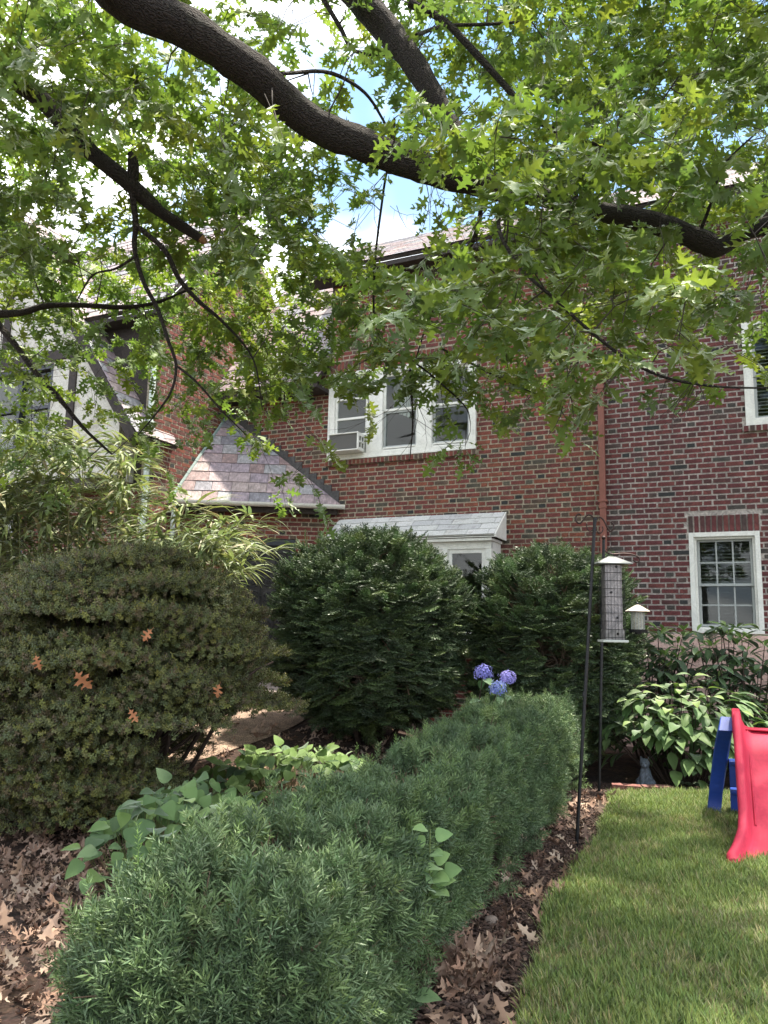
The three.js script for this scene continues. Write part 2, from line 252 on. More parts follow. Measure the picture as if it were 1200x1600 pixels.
// a wall in its own plane (x along, y up, z out) put into the house by matrix M
function brickWall(parent, { name = 'wall', outline, holes = [], M = new THREE.Matrix4(), pal, seed, seen, thick = 0.22, extra = [], part }) {
  const R = rng(seed), wall = part || group(name, parent), sh = new THREE.Shape(outline.map((p) => new THREE.Vector2(...p)));
  for (const h of holes) sh.holes.push(new THREE.Path([[h[0], h[2]], [h[1], h[2]], [h[1], h[3]], [h[0], h[3]]].map((p) => new THREE.Vector2(...p))));
  mesh('mortar', metres(new THREE.ExtrudeGeometry(sh, { depth: thick, bevelEnabled: false }).translate(0, 0, -thick), 1.5).applyMatrix4(M), MORTAR[pal], wall);
  const xs = outline.map((p) => p[0]), ys = outline.map((p) => p[1]), x0 = Math.min(...xs), x1 = Math.max(...xs), y0 = Math.min(...ys), y1 = Math.max(...ys), list = [];
  const inside = (x, y) => { let c = false; for (let i = 0, j = outline.length - 1; i < outline.length; j = i++) { const a = outline[i], b = outline[j]; if ((a[1] > y) !== (b[1] > y) && x < (b[0] - a[0]) * (y - a[1]) / (b[1] - a[1]) + a[0]) c = !c; } return c; };
  const blocks = [...holes, ...extra];
  const pair = BW + HW + 2 * JO; let row = 0;
  for (let y = Math.ceil(y0 / COURSE) * COURSE + COURSE / 2; y < y1; y += COURSE, row++) {
    let x = Math.floor(x0 / pair - 1) * pair + (row % 2 ? 0 : pair / 2) + (R() - 0.5) * 0.012, header = false;
    for (; x < x1; header = !header) {
      const w = header ? HW : BW, y2 = y + (R() - 0.5) * 0.004;
      let pieces = [[Math.max(x, x0), Math.min(x + w, x1)]];
      for (const h of blocks) if (y2 + BH / 2 > h[2] + 0.004 && y2 - BH / 2 < h[3] - 0.004) pieces = pieces.flatMap(([a, b]) => [[a, Math.min(b, h[0] - 0.008)], [Math.max(a, h[1] + 0.008), b]].filter(([c, d]) => d - c > 0.02));
      for (const [a, b] of pieces) if (b - a > 0.025 && inside((a + b) / 2, y2 - BH / 2) && inside((a + b) / 2, y2 + BH / 2) && inside(a + 0.01, y2) && inside(b - 0.01, y2)) list.push({ x: (a + b) / 2, y: y2, w: b - a, header, z: -0.0105 + (R() - 0.5) * 0.003, r: (R() - 0.5) * 0.012, tone: pickTone(R, header), v: (R() * 6) | 0 });
      x += w + JO + (R() - 0.5) * 0.006;
    }
  }
  parent.updateMatrixWorld(true);
  const world = parent.matrixWorld.clone().multiply(M);
  for (const b of list) { const [px, py, d] = toPix(V(b.x, b.y, 0).applyMatrix4(world)); b.size = seen && d > 0 && seen(px, py) ? b.w / d : 0; }
  const singles = new Set([...list].filter((b) => b.size > 0).sort((a, b) => b.size - a.size).slice(0, 300));
  const pos = [], nor = [], uv = [], col = [], idx = [], p = V(0, 0, 0);
  for (const b of list) {
    const g = (b.header ? headers : stretchers)[b.v], m = new THREE.Matrix4().makeRotationZ(b.r).setPosition(b.x, b.y, b.z).scale(V(b.w / (b.header ? HW : BW), 1, 1)).premultiply(M);
    if (singles.has(b)) { const o = mesh('brick', g, palMats[pal][b.tone], wall); m.decompose(o.position, o.quaternion, o.scale); continue; }
    const at = pos.length / 3, P = g.attributes.position, N = g.attributes.normal, U = g.attributes.uv, c = PAL[pal][b.tone], k = 0.88 + 0.24 * R();
    for (let i = 0; i < P.count; i++) { p.fromBufferAttribute(P, i).applyMatrix4(m); pos.push(p.x, p.y, p.z); p.fromBufferAttribute(N, i).transformDirection(m); nor.push(p.x, p.y, p.z); uv.push(U.getX(i) + b.x, U.getY(i) + b.y); col.push(c[0] * k, c[1] * k, c[2] * k); }
    for (const i of g.index.array) idx.push(at + i);
  }
  if (pos.length) {
    const g = new THREE.BufferGeometry(); for (const [k, a, n] of [['position', pos, 3], ['normal', nor, 3], ['uv', uv, 2], ['color', col, 3]]) g.setAttribute(k, new THREE.Float32BufferAttribute(a, n)); g.setIndex(idx);
    mesh('brickwork', g, looseBrick, wall).userData.kind = 'stuff';
  }
  return wall;
}
function soldiers(wall, x0, x1, y0, y1, z, pal, seed, M = new THREE.Matrix4(), depth = 0.05) { // upright bricks in a row
  const R = rng(seed), n = Math.round((x1 - x0) / 0.0675), w = (x1 - x0) / n;
  mesh('mortar_bed', box(x0, x1, y0 + 0.002, y1 - 0.002, z - depth, z - 0.006).applyMatrix4(M), MORTAR[pal], wall);
  for (let i = 0; i < n; i++) { const o = mesh('brick', box(-w / 2 + 0.009, w / 2 - 0.009, -(y1 - y0) / 2 + 0.004 * R(), (y1 - y0) / 2 - 0.004 * R(), -depth, 0), palMats[pal][(R() * 7) | 0], wall); new THREE.Matrix4().makeRotationZ((R() - 0.5) * 0.03).setPosition(x0 + w * (i + 0.5), (y0 + y1) / 2, z + (R() - 0.5) * 0.003).premultiply(M).decompose(o.position, o.quaternion, o.scale); }
}
function room(parent, x0, x1, y0, y1, zf, zb, t = 0.06) { mesh('room_behind', [box(x0, x1, y0, y1, zb - t, zb), box(x0, x0 + t, y0, y1, zb, zf), box(x1 - t, x1, y0, y1, zb, zf), box(x0 + t, x1 - t, y0, y0 + t, zb, zf), box(x0 + t, x1 - t, y1 - t, y1, zb, zf)], MT.room, parent); }
const ring = (x0, x1, y0, y1, w, z0, z1, r = 0.003) => [box(x0, x0 + w, y0, y1, z0, z1, r), box(x1 - w, x1, y0, y1, z0, z1, r), box(x0 + w, x1 - w, y0, y0 + w, z0, z1 - 0.001, r), box(x0 + w, x1 - w, y1 - w, y1, z0, z1 - 0.001, r)];
// slates in courses on a plane: origin O, S along the eave, T up the slope; outline polygon in (s, t)
const slateCols = [[0.40, 0.31, 0.32], [0.43, 0.34, 0.345], [0.36, 0.29, 0.33], [0.30, 0.32, 0.34], [0.45, 0.36, 0.34], [0.34, 0.235, 0.225], [0.38, 0.37, 0.38], [0.25, 0.24, 0.27]];
const slateMats = slateCols.map((c) => std(c, { roughness: 0.55, map: slateTex, bumpMap: grainBump, bumpScale: 0.003 }));
const looseSlate = std([1, 1, 1], { roughness: 0.55, map: slateTex, bumpMap: grainBump, bumpScale: 0.003, vertexColors: true });
function slates(parent, O, S, T, poly, { expo = 0.2, wmin = 0.2, wmax = 0.36, thick = 0.009, seed = 1, seen, name = 'slate', mats = slateMats, cols = slateCols, loose = looseSlate }) {
  const R = rng(seed), N = S.clone().cross(T).normalize(), ss = poly.map((p) => p[0]), ts = poly.map((p) => p[1]), s0 = Math.min(...ss), s1 = Math.max(...ss), t0 = Math.min(...ts), t1 = Math.max(...ts);
  const base = new THREE.Matrix4().makeBasis(S, T, N).setPosition(O), rest = [], cand = [];
  parent.updateMatrixWorld(true);
  for (let t = t0, row = 0; t < t1; t += expo, row++) for (let s = s0 - R() * wmax; s < s1;) {
    const w = lerp(wmin, wmax, R()); let q = [[s + 0.003, t + (R() - 0.5) * 0.012], [s + w - 0.003, t + (R() - 0.5) * 0.012], [s + w - 0.003, t + expo * 1.25], [s + 0.003, t + expo * 1.25]];
    for (let i = 0; i < poly.length && q.length > 2; i++) { const a = poly[i], b = poly[(i + 1) % poly.length], nx = b[1] - a[1], ny = a[0] - b[0]; q = clipPoly(q, nx, ny, nx * a[0] + ny * a[1]); }
    s += w; if (q.length < 3) continue;
    const tone = (R() * cols.length) | 0, tilt = 0.045 + 0.012 * R(), m = new THREE.Matrix4().makeTranslation(0, t, thick * 1.15 + 0.014 + 0.002 * R()).multiply(new THREE.Matrix4().makeRotationX(-tilt)).premultiply(base);
    const g = prism(q.map(([a, b]) => [a, b - t]), thick), c = V(s - w / 2, expo / 2, 0).applyMatrix4(m).applyMatrix4(parent.matrixWorld), [px, py, d] = toPix(c);
    cand.push({ g, m, tone, size: seen && d > 0 && seen(px, py) ? w / d : 0 });
  }
  const single = new Set(cand.filter((c) => c.size > 0).sort((a, b) => b.size - a.size).slice(0, 300));
  for (const c of cand) {
    if (single.has(c)) { const o = mesh(name, c.g, mats[c.tone], parent); c.m.decompose(o.position, o.quaternion, o.scale); continue; }
    const n = c.g.attributes.position.count, k = cols[c.tone]; c.g.setAttribute('color', new THREE.Float32BufferAttribute(Array.from({ length: n * 3 }, (_, i) => k[i % 3]), 3)); rest.push(c.g.applyMatrix4(c.m));
  }
  if (rest.length) mesh(name + '_courses', rest, loose, parent).userData.kind = 'stuff';
  const deck = prism(poly, 0.05).applyMatrix4(base); mesh('roof_deck', deck, MT.timber, parent);
}
const inBox = (x0, x1, y0, y1) => (x, y) => x > x0 && x < x1 && y > y0 && y < y1;

// ---------------------------------------------------------------- the middle house
const houseTurn = -YAW;
const house = thing('brick_house', 'red brick house with triple upstairs window, awning-topped bay and slate corner porch', 'house', P0, houseTurn);
{
  const WX0 = -2.92, WX1 = 3.16, EAVE = 6.86;
  const winU = [-0.95, 1.39, 3.945, 5.30];
  brickWall(house, { outline: [[WX0, 0], [WX1, 0], [WX1, EAVE], [-0.96, EAVE], [-0.96, 5.35], [WX0, 5.35]], holes: [winU, [-0.5, 1.62, 1.3, 2.62]], extra: [[-1.0, 1.44, 3.865, 3.945], [-1.0, 1.44, 5.30, 5.52]], pal: 'warm', seed: 21,
    seen: (x, y) => (x > 425 && x < 512 && y > 655 && y < 770) || (x > 530 && x < 940 && y > 715 && y < 812) || (x > 745 && x < 940 && y > 640 && y < 880) });
  const wall = house.children.find((c) => c.name === 'wall');
  const lintel = group('window_lintel', house); soldiers(lintel, -1.0, 1.44, 5.305, 5.515, 0.006, 'warm', 5);
  const sill = group('window_sill', house); soldiers(sill, -1.0, 1.42, 3.868, 3.94, 0.05, 'warm', 6, new THREE.Matrix4(), 0.1);
  // upstairs window: white case, two wide mullions, three double-hung units
  const win = group('window', house), zf = 0.035;
  mesh('frame', [...ring(-0.95, 1.39, 3.945, 5.30, 0.085, -0.08, zf), box(-0.31, -0.05, 4.03, 5.215, -0.08, zf - 0.004, 0.004), box(0.50, 0.74, 4.03, 5.215, -0.08, zf - 0.004, 0.004), ...ring(-0.97, 1.41, 3.948, 5.32, 0.03, -0.02, zf + 0.012)], MT.white, win);
  room(house, -1.3, 1.75, 3.3, 5.7, -0.225, -4.5);
  [[-0.865, -0.31], [-0.05, 0.50], [0.74, 1.305]].forEach(([a, b], k) => {
    const y0 = 4.03, y1 = 5.215, mid = 4.64, s = group('sash', win);
    if (k === 0) {
      mesh('frame', [...ring(a, b, 4.31, y1, 0.035, -0.05, 0.0), box(a + 0.035, b - 0.035, 4.885, 4.915, -0.05, -0.002, 0.003), box(a + 0.035, b - 0.035, 4.575, 4.61, -0.05, -0.002, 0.003)], MT.white, s);
      for (const [c, d] of [[4.345, 4.575], [4.61, 4.885], [4.915, y1 - 0.035]]) mesh('pane', box(a + 0.03, b - 0.03, c, d, -0.03, -0.026), MT.glass, s);
    } else {
      mesh('frame', [...ring(a, b, mid, y1, 0.035, -0.045, -0.005), ...ring(a, b, y0, y0 + 0.06, 0.025, -0.07, 0.012)], MT.white, s);
      mesh('frame', ring(a + 0.005, b - 0.005, y0 + 0.055, mid, 0.03, -0.07, -0.02), MT.sash, s);
      mesh('pane', box(a + 0.03, b - 0.03, mid + 0.03, y1 - 0.03, -0.028, -0.024), MT.glass, s);
      mesh('pane', box(a + 0.03, b - 0.03, y0 + 0.08, mid - 0.025, -0.05, -0.046), MT.glass, s);
    }
  });
  { // pale folds standing in for a whitish reflection in the middle unit
    const cu = []; for (let i = 0; i < 9; i++) cu.push(box(-0.02 + i * 0.03, 0.012 + i * 0.03, 4.72 - i * 0.015, 5.25, -0.30 - 0.02 * (i % 2), -0.29 - 0.02 * (i % 2), 0.004));
    mesh('reflection_folds', cu, std([0.5, 0.5, 0.48], { roughness: 0.9 }), house);
  }
  // bay window with shingled awning roof
  const bay = group('bay_window', house), bz = 0.42;
  mesh('frame', [box(-0.62, -0.54, 1.30, 2.60, 0.001, bz, 0.004), box(1.68, 1.76, 1.30, 2.60, 0.001, bz, 0.004), box(-0.62, 1.76, 2.50, 2.62, bz - 0.06, bz + 0.004, 0.004), box(-0.62, 1.76, 1.22, 1.36, 0.02, bz + 0.05, 0.006), box(-0.64, 1.78, 2.60, 2.64, 0.001, bz + 0.06, 0.004), ...[-0.08, 0.44, 1.12].map((x) => box(x - 0.035, x + 0.035, 1.36, 2.5, bz - 0.07, bz + 0.012, 0.004))], MT.white, bay);
  [[-0.54, -0.115], [-0.045, 0.405], [0.475, 1.085], [1.155, 1.68]].forEach(([a, b]) => { const s = group('sash', bay); mesh('frame', ring(a, b, 1.36, 2.5, 0.055, bz - 0.055, bz - 0.01), MT.white, s); mesh('pane', box(a + 0.05, b - 0.05, 1.41, 2.45, bz - 0.03, bz - 0.026), MT.glass, s); });
  room(bay, -0.9, 2.04, 0.8, 2.90, -0.225, -4.5);
  const aw = group('awning_roof', house), A = V(-0.72, 2.665, 0.50), eT = V(0, 0.36, -0.49), tl = eT.length();
  const shingles = [[0.50, 0.50, 0.49], [0.54, 0.54, 0.52], [0.46, 0.46, 0.46], [0.58, 0.575, 0.56]];
  slates(aw, A, V(1, 0, 0), eT.clone().normalize(), [[0, 0], [2.54, 0], [2.54, tl], [0, tl]], { expo: tl / 4, wmin: 0.29, wmax: 0.31, thick: 0.007, seed: 4, seen: inBox(520, 800, 795, 850), name: 'shingle', cols: shingles, mats: shingles.map((c) => std(c, { roughness: 0.9, map: stainTex, bumpMap: grainBump, bumpScale: 0.003 })) });
  const cheek = new THREE.ExtrudeGeometry(new THREE.Shape([[0.001, 2.645], [0.50, 2.645], [0.50, 2.68], [0.001, 3.04]].map((p) => new THREE.Vector2(...p))), { depth: 0.02, bevelEnabled: false }).rotateY(-Math.PI / 2);
  mesh('cheek_board', [metres(cheek.clone().translate(1.84, 0, 0)), metres(cheek.clone().translate(-0.70, 0, 0)), box(-0.70, 1.82, 2.645, 2.69, 0.46, 0.495, 0.003)], MT.white, aw);
  // slate corner porch
  const porch = group('porch_roof', house), EY = 3.28, A0 = V(-2.90, 4.86, 0.02), B0 = V(-2.90, EY, 1.24), C0 = V(-0.76, EY, 0.03);
  const S = C0.clone().sub(B0), sl = S.length(); S.normalize(); const foot = B0.clone().addScaledVector(S, A0.clone().sub(B0).dot(S)), T = A0.clone().sub(foot), th = T.length(); T.normalize();
  const as = A0.clone().sub(B0).dot(S);
  slates(porch, B0, S, T, [[-0.03, -0.05], [sl + 0.06, -0.05], [as, th]], { expo: 0.205, wmin: 0.2, wmax: 0.34, thick: 0.012, seed: 8, seen: inBox(240, 540, 640, 800) });
  const N = S.clone().cross(T), gp = (a, t, h) => B0.clone().addScaledVector(S, a).addScaledVector(T, t).addScaledVector(N, h);
  const strip = (p, q, w, name, mat) => { const d = q.clone().sub(p), L = d.length(), n = 14, list = []; for (let i = 0; i < n; i++) { const g = box(0, L / n * 1.25, -0.01, w, -0.006, 0.004); const m = new THREE.Matrix4().makeBasis(d.clone().normalize(), N.clone().cross(d).normalize(), N).setPosition(p.clone().addScaledVector(d, i / n).addScaledVector(N, 0.025 + 0.004 * (i % 2))); list.push(g.applyMatrix4(m)); } mesh(name, list, mat, porch); };
  strip(A0, B0, 0.035, 'copper_flashing', MT.copper);
  { const list = []; for (let i = 0; i < 16; i++) { const p = A0.clone().lerp(C0, (i + 0.5) / 16); list.push(box(p.x - 0.075, p.x + 0.075, p.y - 0.06, p.y + 0.15, 0.004, 0.02 + 0.003 * (i % 2))); } mesh('step_flashing', list, MT.lead, porch); }
  { // white gutter along the eave
    const prof = [], R0 = 0.06; for (let i = 0; i <= 8; i++) { const a = Math.PI + i / 8 * Math.PI; prof.push([Math.cos(a) * R0, Math.sin(a) * R0]); } prof.push([R0 + 0.012, 0.004], [R0 + 0.008, -0.004], ...Array.from({ length: 9 }, (_, i) => { const a = 2 * Math.PI - i / 8 * Math.PI; return [Math.cos(a) * (R0 - 0.004), Math.sin(a) * (R0 - 0.004)]; }));
    const g = new THREE.ExtrudeGeometry(new THREE.Shape(prof.map((p) => new THREE.Vector2(...p))), { depth: sl + 0.16, bevelEnabled: false });
    const out = V(-S.z, 0, S.x); if (out.z < 0) out.negate();
    g.applyMatrix4(new THREE.Matrix4().makeBasis(out.clone().negate(), UP, S).setPosition(B0.clone().addScaledVector(S, -0.05).addScaledVector(out, 0.075).add(V(0, -0.035, 0))));
    mesh('gutter', metres(g), MT.white, porch);
    mesh('fascia', (() => { const b = box(0, sl, -0.17, -0.01, -0.02, 0.012); return b.applyMatrix4(new THREE.Matrix4().makeBasis(S, UP, out).setPosition(B0)); })(), MT.timber, porch);
    const dp = B0.clone().addScaledVector(out, 0.07).addScaledVector(S, 0.06);
    mesh('porch_downspout', [tube([dp.clone().add(V(0, -0.08, 0)), dp.clone().add(V(0, -0.2, 0)), dp.clone().add(V(0, -1.4, 0)), dp.clone().add(V(0, -2.65, 0))], [0.034, 0.034, 0.034, 0.034], 8, false)], MT.spoutPale, porch);
  }
  // porch front wall set diagonally, with the entrance door
  const b1 = V(-2.90, 0, 0.98), c1 = V(-1.02, 0, 0.0), dS = c1.clone().sub(b1), L = dS.length(); dS.normalize(); const dN = V(-dS.z, 0, dS.x); if (dN.z < 0) dN.negate();
  const PM = new THREE.Matrix4().makeBasis(dS, UP, dN).setPosition(b1), dx0 = 0.72, dx1 = 1.72;
  brickWall(house, { name: 'porch_wall', outline: [[0, 0.3], [L, 0.3], [L, 3.22], [0, 3.22]], holes: [[dx0, dx1, 0.62, 2.74]], M: PM, pal: 'warm', seed: 33, thick: 0.12, seen: (x, y) => (x > 275 && x < 345 && y > 795 && y < 870) || (x > 425 && x < 520 && y > 800 && y < 840) });
  const door = group('entrance_door', house), dm = (g) => g.applyMatrix4(PM);
  mesh('door_frame', [box(dx0, dx0 + 0.07, 0.64, 2.73, -0.1, 0.01), box(dx1 - 0.07, dx1, 0.64, 2.73, -0.1, 0.01), box(dx0 + 0.07, dx1 - 0.07, 2.64, 2.73, -0.1, 0.009)].map(dm), MT.darkFrame, door);
  mesh('door_leaf', [dm(box(dx0 + 0.07, dx1 - 0.07, 0.65, 2.64, -0.1, -0.06))], std([0.03, 0.028, 0.03], { roughness: 0.5 }), door);
  const scroll = []; for (let j = 0; j < 9; j++) for (let i = 0; i < 4; i++) { const cx = dx0 + 0.19 + i * 0.207, cy = 0.85 + j * 0.205, p = []; for (let k = 0; k <= 12; k++) { const a = k / 12 * 9.4 + (i + j) % 2 * Math.PI, r = 0.09 - 0.006 * k; p.push(V(cx + r * Math.cos(a), cy + r * Math.sin(a), -0.035)); } scroll.push(dm(tube(p, p.map(() => 0.008), 4, false))); }
  for (let i = 0; i <= 4; i++) scroll.push(dm(box(dx0 + 0.08 + i * 0.207, dx0 + 0.1 + i * 0.207, 0.68, 2.62, -0.045, -0.028)));
  mesh('iron_grille', scroll, MT.iron, door); mesh('door_handle', [dm(box(dx0 + 0.13, dx0 + 0.15, 1.55, 1.72, -0.03, 0.03, 0.004))], MT.lead, door);
  // downspout at the party line
  mesh('downspout', [box(3.085, 3.165, 0.2, 6.7, 0.02, 0.085, 0.012), ...[1.6, 3.1, 4.6, 6.0].map((y) => box(3.07, 3.18, y, y + 0.03, 0.012, 0.092, 0.004)), box(3.077, 3.173, 3.02, 3.06, 0.014, 0.09, 0.004)], MT.spout, house);
  // roofs
  const roof = group('roof', house);
  slates(roof, V(-2.89, 5.12, 0.42), V(1, 0, 0), V(0, 0.80, -0.60).normalize(), [[0, 0], [1.92, 0], [1.92, 3.6], [0, 3.6]], { expo: 0.2, wmin: 0.18, wmax: 0.32, thick: 0.01, seed: 12, seen: inBox(330, 540, 380, 600) });
  slates(roof, V(-1.35, 6.88, 0.40), V(1, 0, 0), V(0, 0.58, -0.81).normalize(), [[0, 0], [4.5, 0], [4.5, 2.25], [0, 2.25]], { expo: 0.17, wmin: 0.18, wmax: 0.32, thick: 0.01, seed: 13, seen: inBox(460, 800, 340, 450) });
  mesh('soffit', [box(-1.3, 3.1, 6.76, 6.83, 0.02, 0.38), box(-2.9, -0.98, 5.02, 5.08, 0.02, 0.40)], MT.timber, roof);
  mesh('dormer_cheek', [box(-0.98, -0.965, 5.1, 6.8, -1.6, 0.012)], MT.lead, roof);
  mesh('rear_wall', [box(-2.9, 3.15, 0, 6.8, -6.2, -6.0), box(-1.3, 3.14, 6.9, 6.95, -6.0, -1.5)], MT.room, house);
}
// ---------------------------------------------------------------- the neighbouring house beyond the downspout
const house2 = thing('brick_house', 'wine red brick house with pale mortar and pinkish plaster base beyond the downspout', 'house', P0.clone().addScaledVector(UAX, 3.16), houseTurn);
{
  const o = -3.16;
  const lo = [4.14 + o, 4.90 + o, 1.47, 2.67], up = [4.83 + o, 5.70 + o, 3.955, 5.25];
  brickWall(house2, { outline: [[0.002, 1.45], [6.5, 1.45], [6.5, 6.86], [0.002, 6.86]], holes: [lo, up], extra: [[lo[0] - 0.02, lo[1] + 0.02, 2.67, 2.885], [up[0] - 0.04, up[1] + 0.04, 3.875, 3.955]], pal: 'wine', seed: 42, seen: (x, y) => x > 950 && x < 1200 && y > 560 && y < 985 });
  const li = group('window_lintel', house2); soldiers(li, lo[0] - 0.015, lo[1] + 0.015, 2.675, 2.88, 0.006, 'wine', 7);
  const si = group('window_sill', house2); soldiers(si, up[0] - 0.04, up[1] + 0.04, 3.878, 3.95, 0.05, 'wine', 9, new THREE.Matrix4(), 0.1);
  mesh('plaster_base', [box(0.002, 6.5, 0.0, 1.448, -0.2, 0.045, 0.01)], MT.pinkStucco, house2);
  mesh('rear_wall', [box(0, 6.5, 0, 6.8, -6.2, -6.0), box(6.5, 6.7, 0, 6.8, -6.0, -0.25)], MT.room, house2);
  // small window with glazing bars and a blind
  const w1 = group('window', house2), [a, b, c, d] = lo, ia = a + 0.075, ib = b - 0.075, id = d - 0.075, mid = 2.05;
  mesh('frame', [...ring(a - 0.01, b + 0.01, c, d + 0.005, 0.055, -0.10, 0.022), ...ring(a + 0.045, b - 0.045, c + 0.04, d - 0.05, 0.028, -0.12, -0.02)], MT.white, w1);
  for (const [y0, y1, z] of [[mid - 0.02, id, -0.07], [c + 0.075, mid + 0.015, -0.095]]) {
    const s = group('sash', w1), wd = (ib - ia - 0.06) / 3;
    mesh('frame', ring(ia, ib, y0, y1, 0.03, z - 0.03, z), MT.sash, s);
    mesh('glazing_bar', [...[1, 2].map((i) => box(ia + 0.03 + wd * i - 0.009, ia + 0.03 + wd * i + 0.009, y0 + 0.03, y1 - 0.03, z - 0.022, z - 0.004)), box(ia + 0.03, ib - 0.03, (y0 + y1) / 2 - 0.009, (y0 + y1) / 2 + 0.009, z - 0.021, z - 0.005)], MT.sash, s);
    for (let i = 0; i < 3; i++) for (let j = 0; j < 2; j++) { const h = (y1 - y0 - 0.06) / 2; mesh('pane', box(ia + 0.03 + wd * i + 0.005, ia + 0.03 + wd * (i + 1) - 0.005, y0 + 0.03 + h * j + 0.005, y0 + 0.03 + h * (j + 1) - 0.005, z - 0.016, z - 0.012), MT.glass, s); }
  }
  for (let i = 0; i < 27; i++) { const y = 1.50 + i * 0.0425, o2 = mesh('blind_slat', box(-(b - a) / 2 + 0.06, (b - a) / 2 - 0.06, -0.0015, 0.0015, -0.022, 0.022), MT.blind, w1); o2.position.set((a + b) / 2, y, -0.27); o2.rotation.x = i < 14 ? 0.05 : 0.35; }
  room(house2, a - 0.6, b + 0.6, 0.8, 3.1, -0.225, -4.5);
  const w2 = group('window', house2), [e, f, g, h] = up;
  mesh('frame', [...ring(e - 0.005, f + 0.005, g, h + 0.005, 0.085, -0.10, 0.025), ...ring(e + 0.075, f - 0.075, g + 0.07, h - 0.075, 0.025, -0.12, -0.01)], MT.white, w2);
  for (const [y0, y1, z] of [[4.58, h - 0.1, -0.06], [g + 0.095, 4.61, -0.085]]) { const s = group('sash', w2); mesh('frame', ring(e + 0.1, f - 0.1, y0, y1, 0.035, z - 0.03, z), MT.sash, s); mesh('pane', box(e + 0.13, f - 0.13, y0 + 0.03, y1 - 0.03, z - 0.017, z - 0.013), MT.glass, s); }
  for (let i = 0; i < 26; i++) { const o2 = mesh('blind_slat', box(-0.34, 0.34, -0.0015, 0.0015, -0.022, 0.022), MT.blind, w2); o2.position.set((e + f) / 2, 4.05 + i * 0.045, -0.28); o2.rotation.x = 0.6; }
  room(house2, e - 0.6, f + 0.6, 3.4, 5.8, -0.225, -4.5);
  const roof = group('roof', house2);
  slates(roof, V(0.0, 6.88, 0.40), V(1, 0, 0), V(0, 0.58, -0.81).normalize(), [[0, 0], [6.9, 0], [6.9, 2.25], [0, 2.25]], { expo: 0.17, wmin: 0.18, wmax: 0.32, thick: 0.01, seed: 15, seen: inBox(800, 1200, 250, 450) });
  mesh('soffit', box(0.01, 6.5, 6.76, 6.83, 0.02, 0.38), MT.timber, roof);
}
